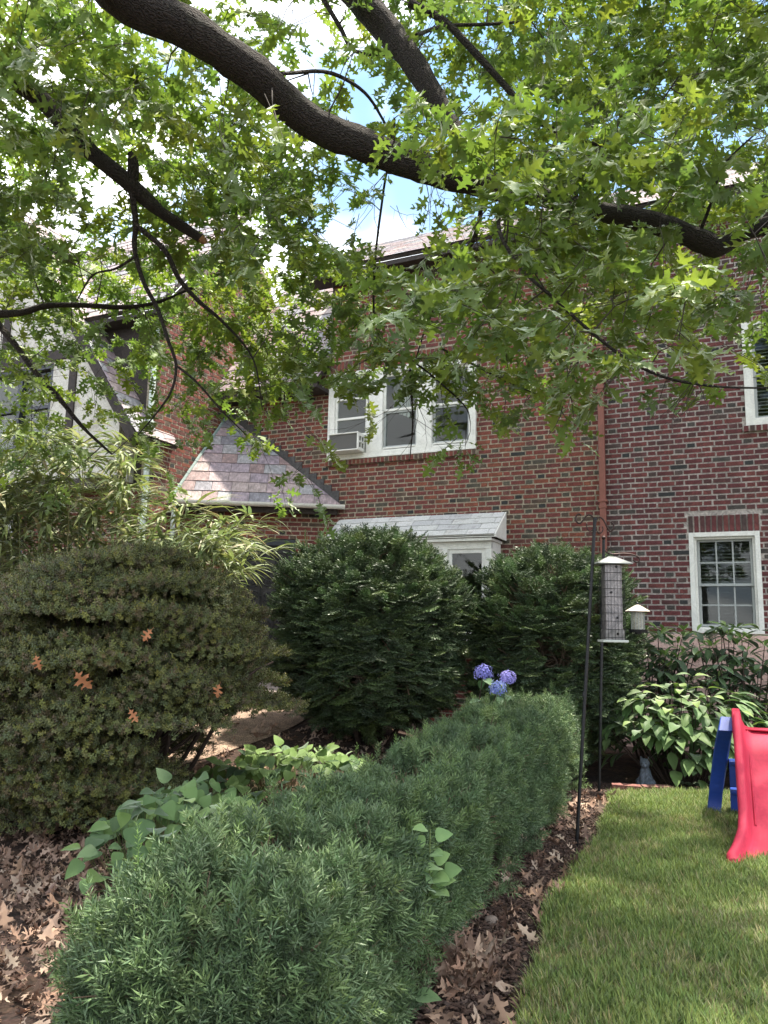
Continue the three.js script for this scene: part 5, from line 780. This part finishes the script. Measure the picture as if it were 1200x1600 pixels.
// ---------------------------------------------------------------- lawn, litter and mulch
{
  const R = rng(1001), pos = [];
  for (let i = 0; i < 8; i++) { const a = R() * 6.28, r = 0.012 * R(), h = 0.035 + 0.05 * R(), w = 0.0018 + 0.0012 * R(), x = Math.cos(a) * r, z = Math.sin(a) * r, b = R() * 6.28, l = 0.014 + 0.045 * R(), dx = Math.cos(b), dz = Math.sin(b), mx = x + dx * l * 0.35, mz = z + dz * l * 0.35, tx = x + dx * l, tz = z + dz * l, px = -dz * w, pz = dx * w; pos.push(x - px, 0, z - pz, x + px, 0, z + pz, mx + px, h * 0.65, mz + pz, x - px, 0, z - pz, mx + px, h * 0.65, mz + pz, mx - px, h * 0.65, mz - pz, mx - px, h * 0.65, mz - pz, mx + px, h * 0.65, mz + pz, tx, h, tz); }
  const g = new THREE.BufferGeometry(); g.setAttribute('position', new THREE.Float32BufferAttribute(pos, 3)); g.computeVertexNormals();
  const pack = new Copies(), m = new THREE.Matrix4(), cols = [[0.155, 0.222, 0.040], [0.125, 0.195, 0.040], [0.195, 0.25, 0.050], [0.29, 0.265, 0.12]];
  for (let i = 0; i < 90000; i++) {
    const z = lerp(-2.2, -7.08, Math.pow(R(), 0.9)), x0 = lawnEdge(z) + 0.01 - 0.05 * R() * R(), x = lerp(x0, 0.62 * -z + 0.9, R()), patch = fbm(x * 1.3, 0, z * 1.3, 3); if (R() < 0.2 + 0.9 * Math.max(0, -patch)) continue;
    const s = 0.7 + 0.6 * R() + 0.5 * patch; m.makeRotationY(R() * 6.28).setPosition(x, H(x, z) + 0.012, z); pack.add(m, V(s, s, s), vary(R, cols[Math.min(3, (R() * (patch < -0.05 ? 4.4 : 3.25)) | 0)], 0.25, 0.1));
  }
  tag(pack.build('grass', g, leafMat({ transmission: 0.3, clearcoat: 0.15 })), 'short green grass blades of the lawn', 'grass');
  // clover and plantain weeds in the lawn
}
{
  const R = rng(1002), oakLitter = [std([0.9, 0.9, 0.9], { roughness: 0.85, side: THREE.DoubleSide })][0], packs = oakGeos.map(() => new Copies()), cols = [[0.25, 0.155, 0.11], [0.32, 0.215, 0.155], [0.40, 0.29, 0.215], [0.18, 0.105, 0.078], [0.48, 0.37, 0.28]];
  const litterGeos = [shapeLeaf(oakOutline, 0.7, 0.5), shapeLeaf(oakOutline.map(([x, y]) => [x * 0.8, y]), 1.1, -0.5), shapeLeaf(oakOutline.map(([x, y]) => [x * 1.1, y]), 0.35, 0.9)];
  const put = (x, z, s, lift = 0.012) => { const d = V(R() - 0.5, (R() - 0.5) * 0.3, R() - 0.5), n = V(0, R() < 0.5 ? 1 : -1, 0).addScaledVector(randDir(R), 0.55); packs[(R() * 3) | 0].add(frame(V(x, H(x, z) + lift + 0.03 * R(), z), d, n), s, vary(R, cols[(R() * R() * 4.99) | 0], 0.25, 0.06)); };
  for (let i = 0; i < 8500; i++) { const z = lerp(-1.9, -6.6, R()), x = lerp(-4.4, hedgeLeft(z) + 0.06, R()); if (z < -5.6 && x < -2.4) continue; put(x, z, 0.04 + 0.06 * R()); }
  for (let i = 0; i < 420; i++) { const z = lerp(-2.3, -7.0, R()), x = lerp(hedgeRight(z) - 0.02, lawnEdge(z) + 0.06, R()); put(x, z, 0.05 + 0.05 * R()); }
  for (let i = 0; i < 240; i++) put(0.36 + 0.22 * (R() - 0.5), -3.45 + 0.4 * (R() - 0.5), 0.07 + 0.04 * R(), 0.02);
  for (let i = 0; i < 500; i++) { const x = lerp(-1.6, 0.9, R()), z = lerp(-6.2, -8.2, R()); put(x, z, 0.05 + 0.05 * R()); }
  packs.forEach((p, i) => tag(p.build('leaf_litter', litterGeos[i], oakLitter), 'dry brown oak leaf litter on the bare soil and mulch', 'leaf litter'));
  const chip = new THREE.BoxGeometry(1, 1, 1), q = chip.attributes.position; for (let i = 0; i < q.count; i++) { const k = q.getY(i) > 0 ? 0.6 : 1; q.setX(i, q.getX(i) * k + 0.1 * q.getZ(i)); } chip.computeVertexNormals();
  const chips = new Copies(), e = new THREE.Euler(), mm = new THREE.Matrix4();
  for (let i = 0; i < 15000; i++) { const z = lerp(-2.3, -7.6, Math.pow(R(), 0.85)), x = lerp(hedgeRight(z) - 0.28, (z > -7.08 ? lawnEdge(z) + 0.03 : 2.4), R()); e.set((R() - 0.5) * 0.7, R() * 6.28, (R() - 0.5) * 0.7); mm.makeRotationFromEuler(e).setPosition(x, H(x, z) + 0.008 + 0.014 * R(), z); chips.add(mm, V(0.015 + 0.045 * R() * R(), 0.003 + 0.005 * R(), 0.006 + 0.008 * R()), vary(R, [[0.072, 0.042, 0.032], [0.05, 0.031, 0.025], [0.10, 0.062, 0.047], [0.16, 0.105, 0.08]][(R() * R() * 4) | 0], 0.25, 0.06)); }
  tag(chips.build('bark_mulch', chip, std([1, 1, 1], { roughness: 0.9 })), 'dark brown shredded bark mulch beside the hedge', 'mulch');
  // pale stones and a twig on the mulch
  const stone = new THREE.IcosahedronGeometry(1, 2); { const p = stone.attributes.position; for (let i = 0; i < p.count; i++) { const v = V(0, 0, 0).fromBufferAttribute(p, i), k = 1 + 0.25 * fbm(v.x * 1.3, v.y * 1.3, v.z * 1.3, 2); p.setXYZ(i, v.x * k, v.y * k * 0.7, v.z * k); } stone.computeVertexNormals(); metres(stone); }
  const sm = std([0.40, 0.32, 0.27], { map: grainTex, roughness: 0.9 });
  [[768, 1445, 0.035], [832, 1362, 0.022], [750, 1465, 0.012]].forEach(([x, y, s], i) => { const d = pix(x, y, -1).sub(EYE), p = EYE.clone().addScaledVector(d, -EYE.y / d.y), o = mesh('stone', stone, sm); o.position.set(p.x, 0.5 * s, p.z); o.scale.setScalar(s); o.rotation.y = i * 2; tag(o, ['rounded tan stone lying on the bark mulch by the hedge foot', 'small pale stone on the mulch near the taller pole', 'tiny pebble on the mulch beside the rounded stone'][i], 'stone'); });
  const tw = [[770, 1478], [785, 1480], [808, 1472]].map(([x, y]) => { const d = pix(x, y, -1).sub(EYE), p = EYE.clone().addScaledVector(d, -EYE.y / d.y); p.y = 0.03; return p; });
  tag(mesh('fallen_twig', tube(tw, [0.005, 0.004, 0.002], 5), std([0.25, 0.19, 0.15])), 'short pale fallen twig lying on the mulch', 'twig');
}
// ---------------------------------------------------------------- lawn edging bricks, succulents, cat statue
const ground = (x, y, h = 0) => { const d = pix(x, y, -1).sub(EYE); return EYE.clone().addScaledVector(d, (h - EYE.y) / d.y); };
{
  const em = [std([0.36, 0.15, 0.125], brickOpts), std([0.32, 0.14, 0.12], brickOpts), std([0.27, 0.13, 0.11], brickOpts)];
  const line = [[957, 1243], [1006, 1246], [1054, 1247], [1098, 1251], [1135, 1256], [1180, 1262], [1225, 1270]].map(([x, y]) => ground(x, y));
  for (let i = 0; i < line.length - 1; i++) { const a = line[i], b = line[i + 1], L = a.distanceTo(b) - 0.012, low = i > 1; const o = mesh('edging_brick', metres(new RoundedBoxGeometry(L, 0.10, 0.10, 2, 0.006), 2), em[i % 3]); o.position.copy(a).lerp(b, 0.5).setY(low ? 0.018 : 0.045).add(V(0, 0, -0.05)); o.rotation.y = -Math.atan2(b.z - a.z, b.x - a.x); o.rotation.z = i === 0 ? -0.02 : 0.01; tag(o, low ? 'pinkish edging brick sunk low in the grass along the lawn' : (i ? 'pink edging brick laid flat right before the cat statue' : 'pink edging brick at the mulch end of the row'), 'brick', low ? 'sunken edging bricks' : 'edging bricks before the cat statue'); }
  const R = rng(1010), lm = leafMat({ color: rgb(0.16, 0.22, 0.13), transmission: 0.1 }), petal = gridLeaf((t) => 0.34 * Math.sin(Math.PI * Math.pow(t, 1.2)), 3, { fold: 0.4, droop: -0.3, stalk: 0 });
  for (let i = 0; i < 10; i++) { const p = ground(1062 + i * 6.5 + 3 * R(), 1228 + 9 * (i % 2) + 0.8 * i * 0.5, 0.02), list = []; for (let k = 0; k < 22; k++) { const a = k * 2.4, up = 1.3 - k * 0.06, s = 0.022 + 0.0011 * k; list.push(petal.clone().applyMatrix4(frame(V(0, 0.02, 0), V(Math.cos(a), up, Math.sin(a)), V(-Math.cos(a), 0.7, -Math.sin(a))).scale(V(s, s, s)))); } const o = mesh('succulent_rosette', list, lm); o.position.copy(p); o.position.y = H(p.x, p.z); o.scale.setScalar(1 + 0.3 * R()); tag(o, 'small grey green succulent rosette behind the sunken edging bricks', 'succulent', 'succulent rosettes'); }
  // sitting cat figure from one smooth field
  const base = ground(1016, 1236); base.z -= 0.12; base.y = H(base.x, base.z);
  const caps = (p, a, b, ra, rb) => { const ba = b.clone().sub(a), t = clamp(p.clone().sub(a).dot(ba) / ba.lengthSq(), 0, 1); return p.distanceTo(a.clone().addScaledVector(ba, t)) - lerp(ra, rb, t); };
  const parts = [[V(0, 0.075, -0.01), V(0, 0.15, 0.0), 0.068, 0.046], [V(0, 0.15, 0.0), V(0, 0.19, 0.012), 0.044, 0.032], [V(0, 0.228, 0.02), V(0, 0.222, 0.035), 0.044, 0.036], [V(0, 0.212, 0.045), V(0, 0.208, 0.062), 0.02, 0.015], [V(0.022, 0.15, 0.03), V(0.024, 0.012, 0.062), 0.02, 0.015], [V(-0.022, 0.15, 0.03), V(-0.024, 0.012, 0.062), 0.02, 0.015], [V(0.024, 0.01, 0.06), V(0.025, 0.01, 0.078), 0.015, 0.014], [V(-0.024, 0.01, 0.06), V(-0.025, 0.01, 0.078), 0.015, 0.014], [V(0.052, 0.05, 0.0), V(0.055, 0.015, 0.045), 0.04, 0.018], [V(-0.052, 0.05, 0.0), V(-0.055, 0.015, 0.045), 0.04, 0.018], [V(0.05, 0.015, -0.05), V(0.085, 0.014, 0.0), 0.015, 0.013], [V(0.085, 0.014, 0.0), V(0.07, 0.014, 0.06), 0.013, 0.01], [V(0.026, 0.255, 0.012), V(0.036, 0.288, 0.008), 0.017, 0.004], [V(-0.026, 0.255, 0.012), V(-0.036, 0.288, 0.008), 0.017, 0.004]];
  const N = 64, mc = new MarchingCubes(N, new THREE.MeshStandardMaterial(), true, false, 60000); mc.isolation = 0; const S = 0.17, p = V(0, 0, 0);
  for (let k = 0; k < N; k++) for (let j = 0; j < N; j++) for (let i = 0; i < N; i++) { p.set((i - N / 2) / (N / 2) * S, (j - N / 2) / (N / 2) * S + 0.145, (k - N / 2) / (N / 2) * S); let d = 1e3; for (const [a, b, ra, rb] of parts) { const e = caps(p, a, b, ra, rb), h = clamp(0.5 + 0.5 * (e - d) / 0.014, 0, 1); d = lerp(e, d, h) - 0.014 * h * (1 - h); } mc.field[i + j * N + k * N * N] = -d; }
  mc.update(); const cnt = mc.count, g = new THREE.BufferGeometry(); const pa = mc.positionArray.slice(0, cnt * 3), na = mc.normalArray.slice(0, cnt * 3); for (let i = 0; i < cnt; i++) { pa[3 * i] *= S; pa[3 * i + 1] = pa[3 * i + 1] * S + 0.145; pa[3 * i + 2] *= S; }
  g.setAttribute('position', new THREE.BufferAttribute(pa, 3)); g.setAttribute('normal', new THREE.BufferAttribute(na, 3));
  const cat = thing('cat_statue', 'grey blue stone statue of a sitting cat behind the edging bricks', 'statue', base, -0.5);
  mesh('body', metres(g, 3), std([0.22, 0.26, 0.32], { roughness: 0.75, map: slateTex, bumpMap: grainBump, bumpScale: 0.003 }), cat);
  for (const s of [-1, 1]) mesh('eye', new THREE.SphereGeometry(0.006, 10, 8).translate(0.017 * s, 0.232, 0.064), std([0.05, 0.06, 0.07], { roughness: 0.4 }), cat);
  mesh('nose', new THREE.SphereGeometry(0.005, 8, 6).translate(0, 0.216, 0.077), std([0.05, 0.05, 0.06]), cat);
}
// ---------------------------------------------------------------- feeder poles with scrolls
const crop = (X, Y, z) => pix(880 + X / 6.956, 790 + Y / 6.956, z);
{
  const z = -5.41, foot = V(1.326, 0, z), head = crop(345, 140, z);
  const p = thing('feeder_pole', 'tall black garden pole topped by two scrolled hooks', 'pole', foot), at = (l) => l.map(([x, y]) => crop(x, y, z).sub(foot));
  mesh('post', [tube([V(0, -0.15, 0), head.clone().sub(foot)], [0.012, 0.012], 10, false)], MT.iron, p);
  mesh('post_cap', tube([head.clone().sub(foot).add(V(-0.001, -0.03, 0)), head.clone().sub(foot).add(V(0, 0.006, 0))], [0.0135, 0.0135], 10, false), MT.iron, p);
  mesh('joint_collar', tube([V(0.08, 0.99, 0), V(0.0825, 1.02, 0)], [0.0135, 0.0135], 10, false), MT.iron, p);
  const hook = (l, r = 0.006) => mesh('hook', tube(at(l), l.map(() => r), 7, 4), MT.ironBrown, p);
  hook([[342, 150], [325, 128], [290, 103], [252, 113], [215, 160], [178, 196], [146, 176], [138, 126], [165, 92], [196, 106]]);
  hook([[350, 150], [372, 138], [402, 129], [438, 158], [470, 218], [512, 282], [545, 252], [547, 206], [516, 176]]);
  hook([[254, 196], [262, 250], [292, 282], [326, 254], [340, 222]], 0.004); hook([[352, 246], [374, 290], [404, 302], [432, 264], [424, 226]], 0.004);
  // the long caged feeder on the right-hand hook
  const f0 = crop(540, 1465, z), f = thing('bird_feeder', 'tall square seed feeder with wire cage and pale pitched roof', 'bird feeder', f0), W = 0.058, D = 0.05, Hh = 0.53;
  const seed = tex(256, (u, v) => { const a = tn(u, v, 5, 4, 1), b = tn(u, v, 40, 3, 2), k = 0.62 + 0.35 * a + 0.25 * b; return [k, k * 0.97, k * 0.96]; }, true);
  mesh('seed_tube', [box(-W, W, 0.06, Hh, -D, D, 0.006)], phys([0.66, 0.62, 0.63], { roughness: 0.35, map: scaled(seed, 3), clearcoat: 0.5 }), f);
  mesh('seed_tray', [box(-W - 0.008, W + 0.008, 0.0, 0.075, -D - 0.008, D + 0.008, 0.006)], std([0.30, 0.28, 0.27], { roughness: 0.6, map: grainTex }), f);
  mesh('base_plate', box(-0.088, 0.088, -0.014, 0.004, -0.075, 0.075, 0.005), std([0.5, 0.52, 0.48], { roughness: 0.5 }), f);
  const wires = [], wr = 0.0014, e = 0.012; for (let i = 0; i <= 6; i++) for (const s of [-1, 1]) wires.push(tube([V(lerp(-W - e, W + e, i / 6), 0.0, s * (D + e)), V(lerp(-W - e, W + e, i / 6), Hh, s * (D + e))], [wr, wr], 4, false)); for (let i = 1; i < 5; i++) for (const s of [-1, 1]) wires.push(tube([V(s * (W + e), 0, lerp(-D - e, D + e, i / 5)), V(s * (W + e), Hh, lerp(-D - e, D + e, i / 5))], [wr, wr], 4, false));
  for (let j = 0; j <= 9; j++) { const y = 0.02 + j * 0.056, c = [V(-W - e, y, -D - e), V(W + e, y, -D - e), V(W + e, y, D + e), V(-W - e, y, D + e)]; for (let k = 0; k < 4; k++) wires.push(tube([c[k], c[(k + 1) % 4]], [wr, wr], 4, false)); }
  mesh('wire_cage', wires, MT.iron, f);
  for (const [x, y] of [[0.02, 0.155], [0.02, 0.51], [-0.02, 0.33], [0.018, 0.045]]) mesh('feeding_port', new THREE.CylinderGeometry(0.0085, 0.0085, 0.01, 10).rotateX(Math.PI / 2).translate(x, y, D + 0.003), MT.iron, f);
  const roof = new THREE.CylinderGeometry(0.035, 0.168, 0.05, 4, 1).rotateY(Math.PI / 4).scale(1, 1, 0.85).translate(0, Hh + 0.028, 0); mesh('roof', [metres(roof.toNonIndexed())].map((g) => { g.computeVertexNormals(); return g; }), std([0.62, 0.62, 0.60], { roughness: 0.4, metalness: 0.2, map: wearTex }), f);
  mesh('roof_brim', box(-0.122, 0.122, Hh - 0.004, Hh + 0.004, -0.104, 0.104, 0.003), MT.sash, f);
  const hk = crop(512, 284, z).sub(f0); mesh('hanger', [tube([hk, V(0.002, Hh + 0.10, 0), V(0, Hh + 0.05, 0)], [0.0013, 0.0013, 0.0013], 5, false), tube([V(-0.03, Hh + 0.05, 0), V(-0.01, Hh + 0.075, 0), V(0.012, Hh + 0.07, 0), V(0.03, Hh + 0.05, 0)], [0.0025, 0.0025, 0.0025, 0.0025], 5, 3)], MT.iron, f);
}
{
  const z = -7.23, foot = V(1.993, 0, z), p = thing('feeder_pole', 'shorter black garden pole with ball finial and one scrolled arm', 'pole', foot), head = crop(440, 372, z), at = (l) => l.map(([x, y]) => crop(x, y, z).sub(foot)), top = head.clone().sub(foot);
  mesh('post', tube([V(0, -0.15, 0), top], [0.014, 0.014], 10, false), MT.iron, p); mesh('finial', new THREE.SphereGeometry(0.02, 14, 10).translate(top.x, top.y + 0.02, top.z), MT.ironBrown, p);
  mesh('joint_collar', tube([top.clone().multiplyScalar(0.645), top.clone().multiplyScalar(0.655)], [0.0165, 0.0165], 10, false), MT.iron, p);
  const hook = (l, r = 0.0075) => mesh('hook', tube(at(l), l.map(() => r), 7, 4), MT.ironBrown, p);
  hook([[444, 470], [462, 500], [500, 520], [560, 528], [630, 522], [700, 524], [775, 540], [828, 572], [826, 606], [792, 616], [758, 590]]); hook([[446, 500], [470, 478], [500, 456], [512, 476], [490, 488]], 0.004); hook([[440, 610], [480, 604], [520, 575], [560, 548], [610, 528]], 0.0045);
  const f0 = crop(815, 1385, z), f = thing('bird_feeder', 'small round feeder with cream conical roof and dark tray', 'bird feeder', f0);
  mesh('tray', new THREE.CylinderGeometry(0.088, 0.082, 0.03, 24).translate(0, 0.018, 0), MT.iron, f); mesh('tray_stem', new THREE.CylinderGeometry(0.03, 0.03, 0.02, 12).translate(0, 0.0, 0), MT.iron, f);
  mesh('seed_tube', new THREE.CylinderGeometry(0.056, 0.056, 0.165, 22).translate(0, 0.115, 0), phys([0.52, 0.50, 0.40], { roughness: 0.4, map: grainTex, clearcoat: 0.4 }), f);
  const slats = []; for (let i = 0; i < 14; i++) { const a = i / 14 * 6.283; slats.push(tube([V(Math.cos(a) * 0.06, 0.03, Math.sin(a) * 0.06), V(Math.cos(a) * 0.06, 0.2, Math.sin(a) * 0.06)], [0.0022, 0.0022], 4, false)); } mesh('wire_cage', slats, MT.sash, f);
  mesh('roof', new THREE.LatheGeometry([[0.112, 0.196], [0.108, 0.206], [0.07, 0.228], [0.03, 0.252], [0.012, 0.262], [0, 0.263]].map((q) => new THREE.Vector2(...q)), 28), std([0.55, 0.50, 0.42], { roughness: 0.5, side: THREE.DoubleSide }), f); mesh('roof_rim', new THREE.TorusGeometry(0.11, 0.004, 6, 28).rotateX(Math.PI / 2).translate(0, 0.197, 0), MT.ironBrown, f);
  mesh('knob', new THREE.SphereGeometry(0.014, 12, 8).translate(0, 0.272, 0), MT.iron, f);
  const hk = crop(792, 612, z).sub(f0); mesh('hanger', tube([V(0, 0.28, 0), V(hk.x * 0.5, 0.5, 0), hk], [0.0013, 0.0013, 0.0013], 5, false), MT.iron, f);
}
// ---------------------------------------------------------------- toy slide
{
  const toe = ground(1164, 1366), lad = ground(1119, 1277), d = pix(1147, 1118, -6.08).sub(toe).setY(0).normalize(), turn = Math.atan2(-d.z, d.x) - Math.PI / 2; // local -z runs up the slide
  const s = thing('toy_slide', 'red plastic toy slide with blue ladder on the lawn', 'slide', toe.clone().setY(0.012), turn);
  const red = phys([0.52, 0.035, 0.08], { roughness: 0.62, specularIntensity: 0.5, map: wearTex }), blue = phys([0.010, 0.050, 0.33], { roughness: 0.45, clearcoat: 0.2, clearcoatRoughness: 0.4, map: wearTex });
  const len = toe.distanceTo(lad), Wd = 0.50, prof = [[0.06, 0.02, 0.06], [0.0, 0.035, 0.075], [-0.10, 0.05, 0.10], [-0.22, 0.10, 0.125], [-0.38, 0.20, 0.13], [-0.6, 0.345, 0.13], [-0.85, 0.51, 0.13], [-1.05, 0.635, 0.135], [-1.18, 0.70, 0.14], [-1.28, 0.715, 0.14], [-1.36, 0.715, 0.12]];
  const flare = (k) => [0.075, 0.085, 0.05, 0.012, 0, 0, 0, 0, 0, 0, 0][k];
  // cross-section from outer foot over the rim into the bed and out again
  const rows = [], c = new THREE.CatmullRomCurve3(prof.map(([z, y, h], k) => V(h, y, z))), NS = 40;
  for (let j = 0; j <= NS; j++) { const t = j / NS, q = c.getPoint(t), f = t * 10, k = Math.min(9, Math.floor(f)), fl = lerp(flare(k), flare(k + 1), f - k), y = q.y, h = q.x, l = -fl, r = Wd + fl, dn = Math.min(0.05, y - 0.002);
    rows.push([[l - 0.012, y - dn], [l - 0.016, y + h * 0.6], [l - 0.010, y + h - 0.012], [l + 0.006, y + h], [l + 0.030, y + h], [l + 0.044, y + h - 0.012], [l + 0.052, y + h * 0.5], [l + 0.075, y + 0.018], [l + 0.12, y], [(l + r) / 2 - 0.05, y - 0.002], [(l + r) / 2 + 0.05, y - 0.002], [r - 0.12, y], [r - 0.075, y + 0.018], [r - 0.052, y + h * 0.5], [r - 0.044, y + h - 0.012], [r - 0.030, y + h], [r - 0.006, y + h], [r + 0.010, y + h - 0.012], [r + 0.016, y + h * 0.6], [r + 0.012, y - dn], [r - 0.03, y - dn * 0.6 - 0.006], [l + 0.03, y - dn * 0.6 - 0.006]].map(([x, yy]) => [x, yy, q.z])); }
  const pos = [], idx = [], m = rows[0].length; rows.forEach((r, j) => { r.forEach((p) => pos.push(...p)); if (j) for (let i = 0; i < m; i++) { const a = (j - 1) * m + i, b = (j - 1) * m + (i + 1) % m; idx.push(a, b, a + m, b, b + m, a + m); } });
  for (const [j, flip] of [[0, 0], [NS, 1]]) { const cI = pos.length / 3; let x = 0, y = 0, zz = 0; rows[j].forEach((p) => { x += p[0] / m; y += p[1] / m; zz += p[2] / m; }); void cI; const lo = []; for (let i = 0; i < m; i++) lo.push(j * m + i); const L = lo.slice(0, 9), Rr = lo.slice(11, 20); for (const set of [L, Rr]) for (let i = 1; i < set.length - 1; i++) flip ? idx.push(set[0], set[i], set[i + 1]) : idx.push(set[0], set[i + 1], set[i]); const bed = [lo[8], lo[9], lo[10], lo[11], lo[19], lo[20], lo[21], lo[0]]; for (let i = 1; i < bed.length - 1; i++) flip ? idx.push(bed[0], bed[i], bed[i + 1]) : idx.push(bed[0], bed[i + 1], bed[i]); }
  const g = new THREE.BufferGeometry(); g.setAttribute('position', new THREE.Float32BufferAttribute(pos, 3)); g.setIndex(idx); g.computeVertexNormals(); const chute = mesh('chute', metres(g), red, s); void chute;
  for (const x of [0.0, Wd]) { // rounded foot bulbs and moulded ribs at the rails
    const b = new THREE.SphereGeometry(0.062, 18, 12).scale(0.85, 0.75, 1.25).translate(x + (x ? 0.055 : -0.055), 0.045, 0.0); mesh('foot_bulb', b, red, s);
    mesh('rail_rib', tube([V(x + (x ? -0.085 : 0.085), 0.205, -0.36), V(x + (x ? -0.085 : 0.085), 0.52, -0.85), V(x + (x ? -0.085 : 0.085), 0.712, -1.18)], [0.008, 0.008, 0.008], 6), red, s);
    const top = new THREE.Shape([[-1.38, 0.70], [-1.14, 0.66], [-1.12, 0.78], [-1.2, 0.835], [-1.3, 0.85], [-1.38, 0.82]].map((q) => new THREE.Vector2(...q))), tg = new THREE.ExtrudeGeometry(top, { depth: 0.035, bevelEnabled: true, bevelSize: 0.012, bevelThickness: 0.012, bevelSegments: 3 }).rotateY(-Math.PI / 2).translate(x ? Wd - 0.01 + 0.03 : 0.03, 0, 0);
    mesh('hand_grip', metres(tg), red, s);
  }
  mesh('top_lip', box(0.03, Wd - 0.03, 0.715, 0.728, -1.30, -1.17, 0.006), red, s);
  const splay = (g, k) => { const p = g.attributes.position; for (let i = 0; i < p.count; i++) p.setX(i, p.getX(i) + k * 0.13 * Math.pow(clamp(1 - p.getY(i) / 0.75, 0, 1), 0.7)); g.computeVertexNormals(); return g; };
  // ladder: two bowed side rails and steps
  const rail = new THREE.Shape(), zl = -len; rail.moveTo(zl - 0.05, 0); rail.lineTo(zl + 0.09, 0); rail.quadraticCurveTo(zl + 0.05, 0.10, zl + 0.075, 0.2); rail.quadraticCurveTo(zl + 0.10, 0.5, -1.20, 0.70); rail.lineTo(-1.34, 0.78); rail.quadraticCurveTo(zl - 0.0, 0.52, zl - 0.03, 0.22); rail.quadraticCurveTo(zl - 0.02, 0.10, zl - 0.05, 0);
  for (const x of [-0.06, Wd + 0.005]) mesh('side_rail', metres(splay(new THREE.ExtrudeGeometry(rail, { depth: 0.085, bevelEnabled: true, bevelSize: 0.008, bevelThickness: 0.008, bevelSegments: 2, curveSegments: 10 }).rotateY(-Math.PI / 2).translate(x + 0.055, 0, 0), x < 0 ? -1 : 1)), blue, s);
  for (const [y, z0] of [[0.19, zl + 0.0], [0.42, zl + 0.07]]) { mesh('step', [box(-0.05, Wd + 0.05, y, y + 0.03, z0 - 0.06, z0 + 0.09, 0.008)], blue, s); mesh('riser', [box(-0.05, 0.10, y - 0.17, y, z0 + 0.02, z0 + 0.05, 0.006), box(Wd - 0.10, Wd + 0.05, y - 0.17, y, z0 + 0.02, z0 + 0.05, 0.006), box(0.10, Wd - 0.10, y - 0.07, y, z0 + 0.02, z0 + 0.05, 0.006), box(0.10, Wd - 0.10, y - 0.17, y - 0.13, z0 + 0.02, z0 + 0.05, 0.006)], blue, s); }
}
// ---------------------------------------------------------------- window air conditioner
{
  const pos = P0.clone().addScaledVector(UAX, -0.595).addScaledVector(NAX, 0.0).setY(4.035), a = thing('air_conditioner', 'white window air conditioner in the triple upstairs window', 'air conditioner', pos, houseTurn);
  const w = 0.255, h = 0.275;
  mesh('casing', [box(-w, w, h - 0.02, h, -0.12, 0.235, 0.006), box(-w, w, 0, 0.02, -0.12, 0.235, 0.006), box(-w, -w + 0.02, 0.02, h - 0.02, -0.12, 0.235), box(-w + 0.02, w - 0.02, 0.02, h - 0.02, -0.12, -0.1), box(w - 0.02, w, 0.02, 0.05, -0.12, 0.235), box(w - 0.02, w, h - 0.05, h - 0.02, -0.12, 0.235), box(w - 0.02, w, 0.05, h - 0.05, 0.19, 0.235), box(w - 0.02, w, 0.05, h - 0.05, -0.12, 0.04), box(w - 0.02, w, 0.13, 0.15, 0.04, 0.19), box(w - 0.02, w, 0.05, h - 0.05, 0.105, 0.12)], MT.white, a);
  mesh('coil', [box(-w + 0.02, w - 0.02, 0.02, h - 0.02, 0.18, 0.215)], std([0.14, 0.135, 0.13], { roughness: 0.8 }), a);
  const fins = []; for (let i = 0; i < 40; i++) fins.push(box(-w + 0.025 + i * 0.0121, -w + 0.028 + i * 0.0121, 0.022, h - 0.022, 0.215, 0.222)); mesh('fins', fins, std([0.22, 0.21, 0.20], { roughness: 0.6 }), a);
  mesh('inner_block', box(-w + 0.03, w - 0.06, 0.025, h - 0.025, -0.09, 0.17), MT.iron, a);
  mesh('side_panel', [box(w + 0.003, w + 0.018, 0, h, -0.08, -0.03)], MT.sash, a);
}
// ---------------------------------------------------------------- lantern and railing by the half-timbered house
{
  const pos = P0.clone().addScaledVector(UAX, -5.55).addScaledVector(NAX, 1.74).setY(2.75), l = thing('wall_lantern', 'small black wall lantern on the half-timbered house', 'lantern', pos, houseTurn);
  mesh('cage', [...ring(-0.07, 0.07, 0, 0.2, 0.012, 0.06, 0.075, 0), ...ring(-0.07, 0.07, 0, 0.2, 0.012, -0.06, -0.045, 0), box(-0.08, 0.08, 0.2, 0.215, -0.07, 0.085)], MT.iron, l); mesh('pane', [box(-0.058, 0.058, 0.012, 0.188, 0.064, 0.067)], std([0.6, 0.6, 0.58], { roughness: 0.4 }), l); mesh('bracket', box(-0.02, 0.02, 0.05, 0.15, -0.09, -0.06), MT.iron, l);
  const rp = P0.clone().addScaledVector(UAX, -6.1).addScaledVector(NAX, 2.6).setY(2.28), r = thing('balcony_railing', 'brown baluster railing on the half-timbered house', 'railing', rp, houseTurn), rm = std([0.16, 0.07, 0.055], { roughness: 0.7 });
  mesh('top_rail', box(-0.9, 0.75, 0.42, 0.47, -0.03, 0.03), rm, r); mesh('bottom_rail', box(-0.9, 0.75, 0.0, 0.05, -0.03, 0.03), rm, r); for (let i = 0; i < 12; i++) mesh('baluster', box(-0.86 + i * 0.14, -0.83 + i * 0.14, 0.05, 0.42, -0.015, 0.015), rm, r); mesh('floor_slab', box(-0.95, 0.8, -0.12, -0.005, -0.95, 0.08), MT.timber, r);
}
for (const o of [scene]) o.updateMatrixWorld(true);
renderer.render(scene, camera);
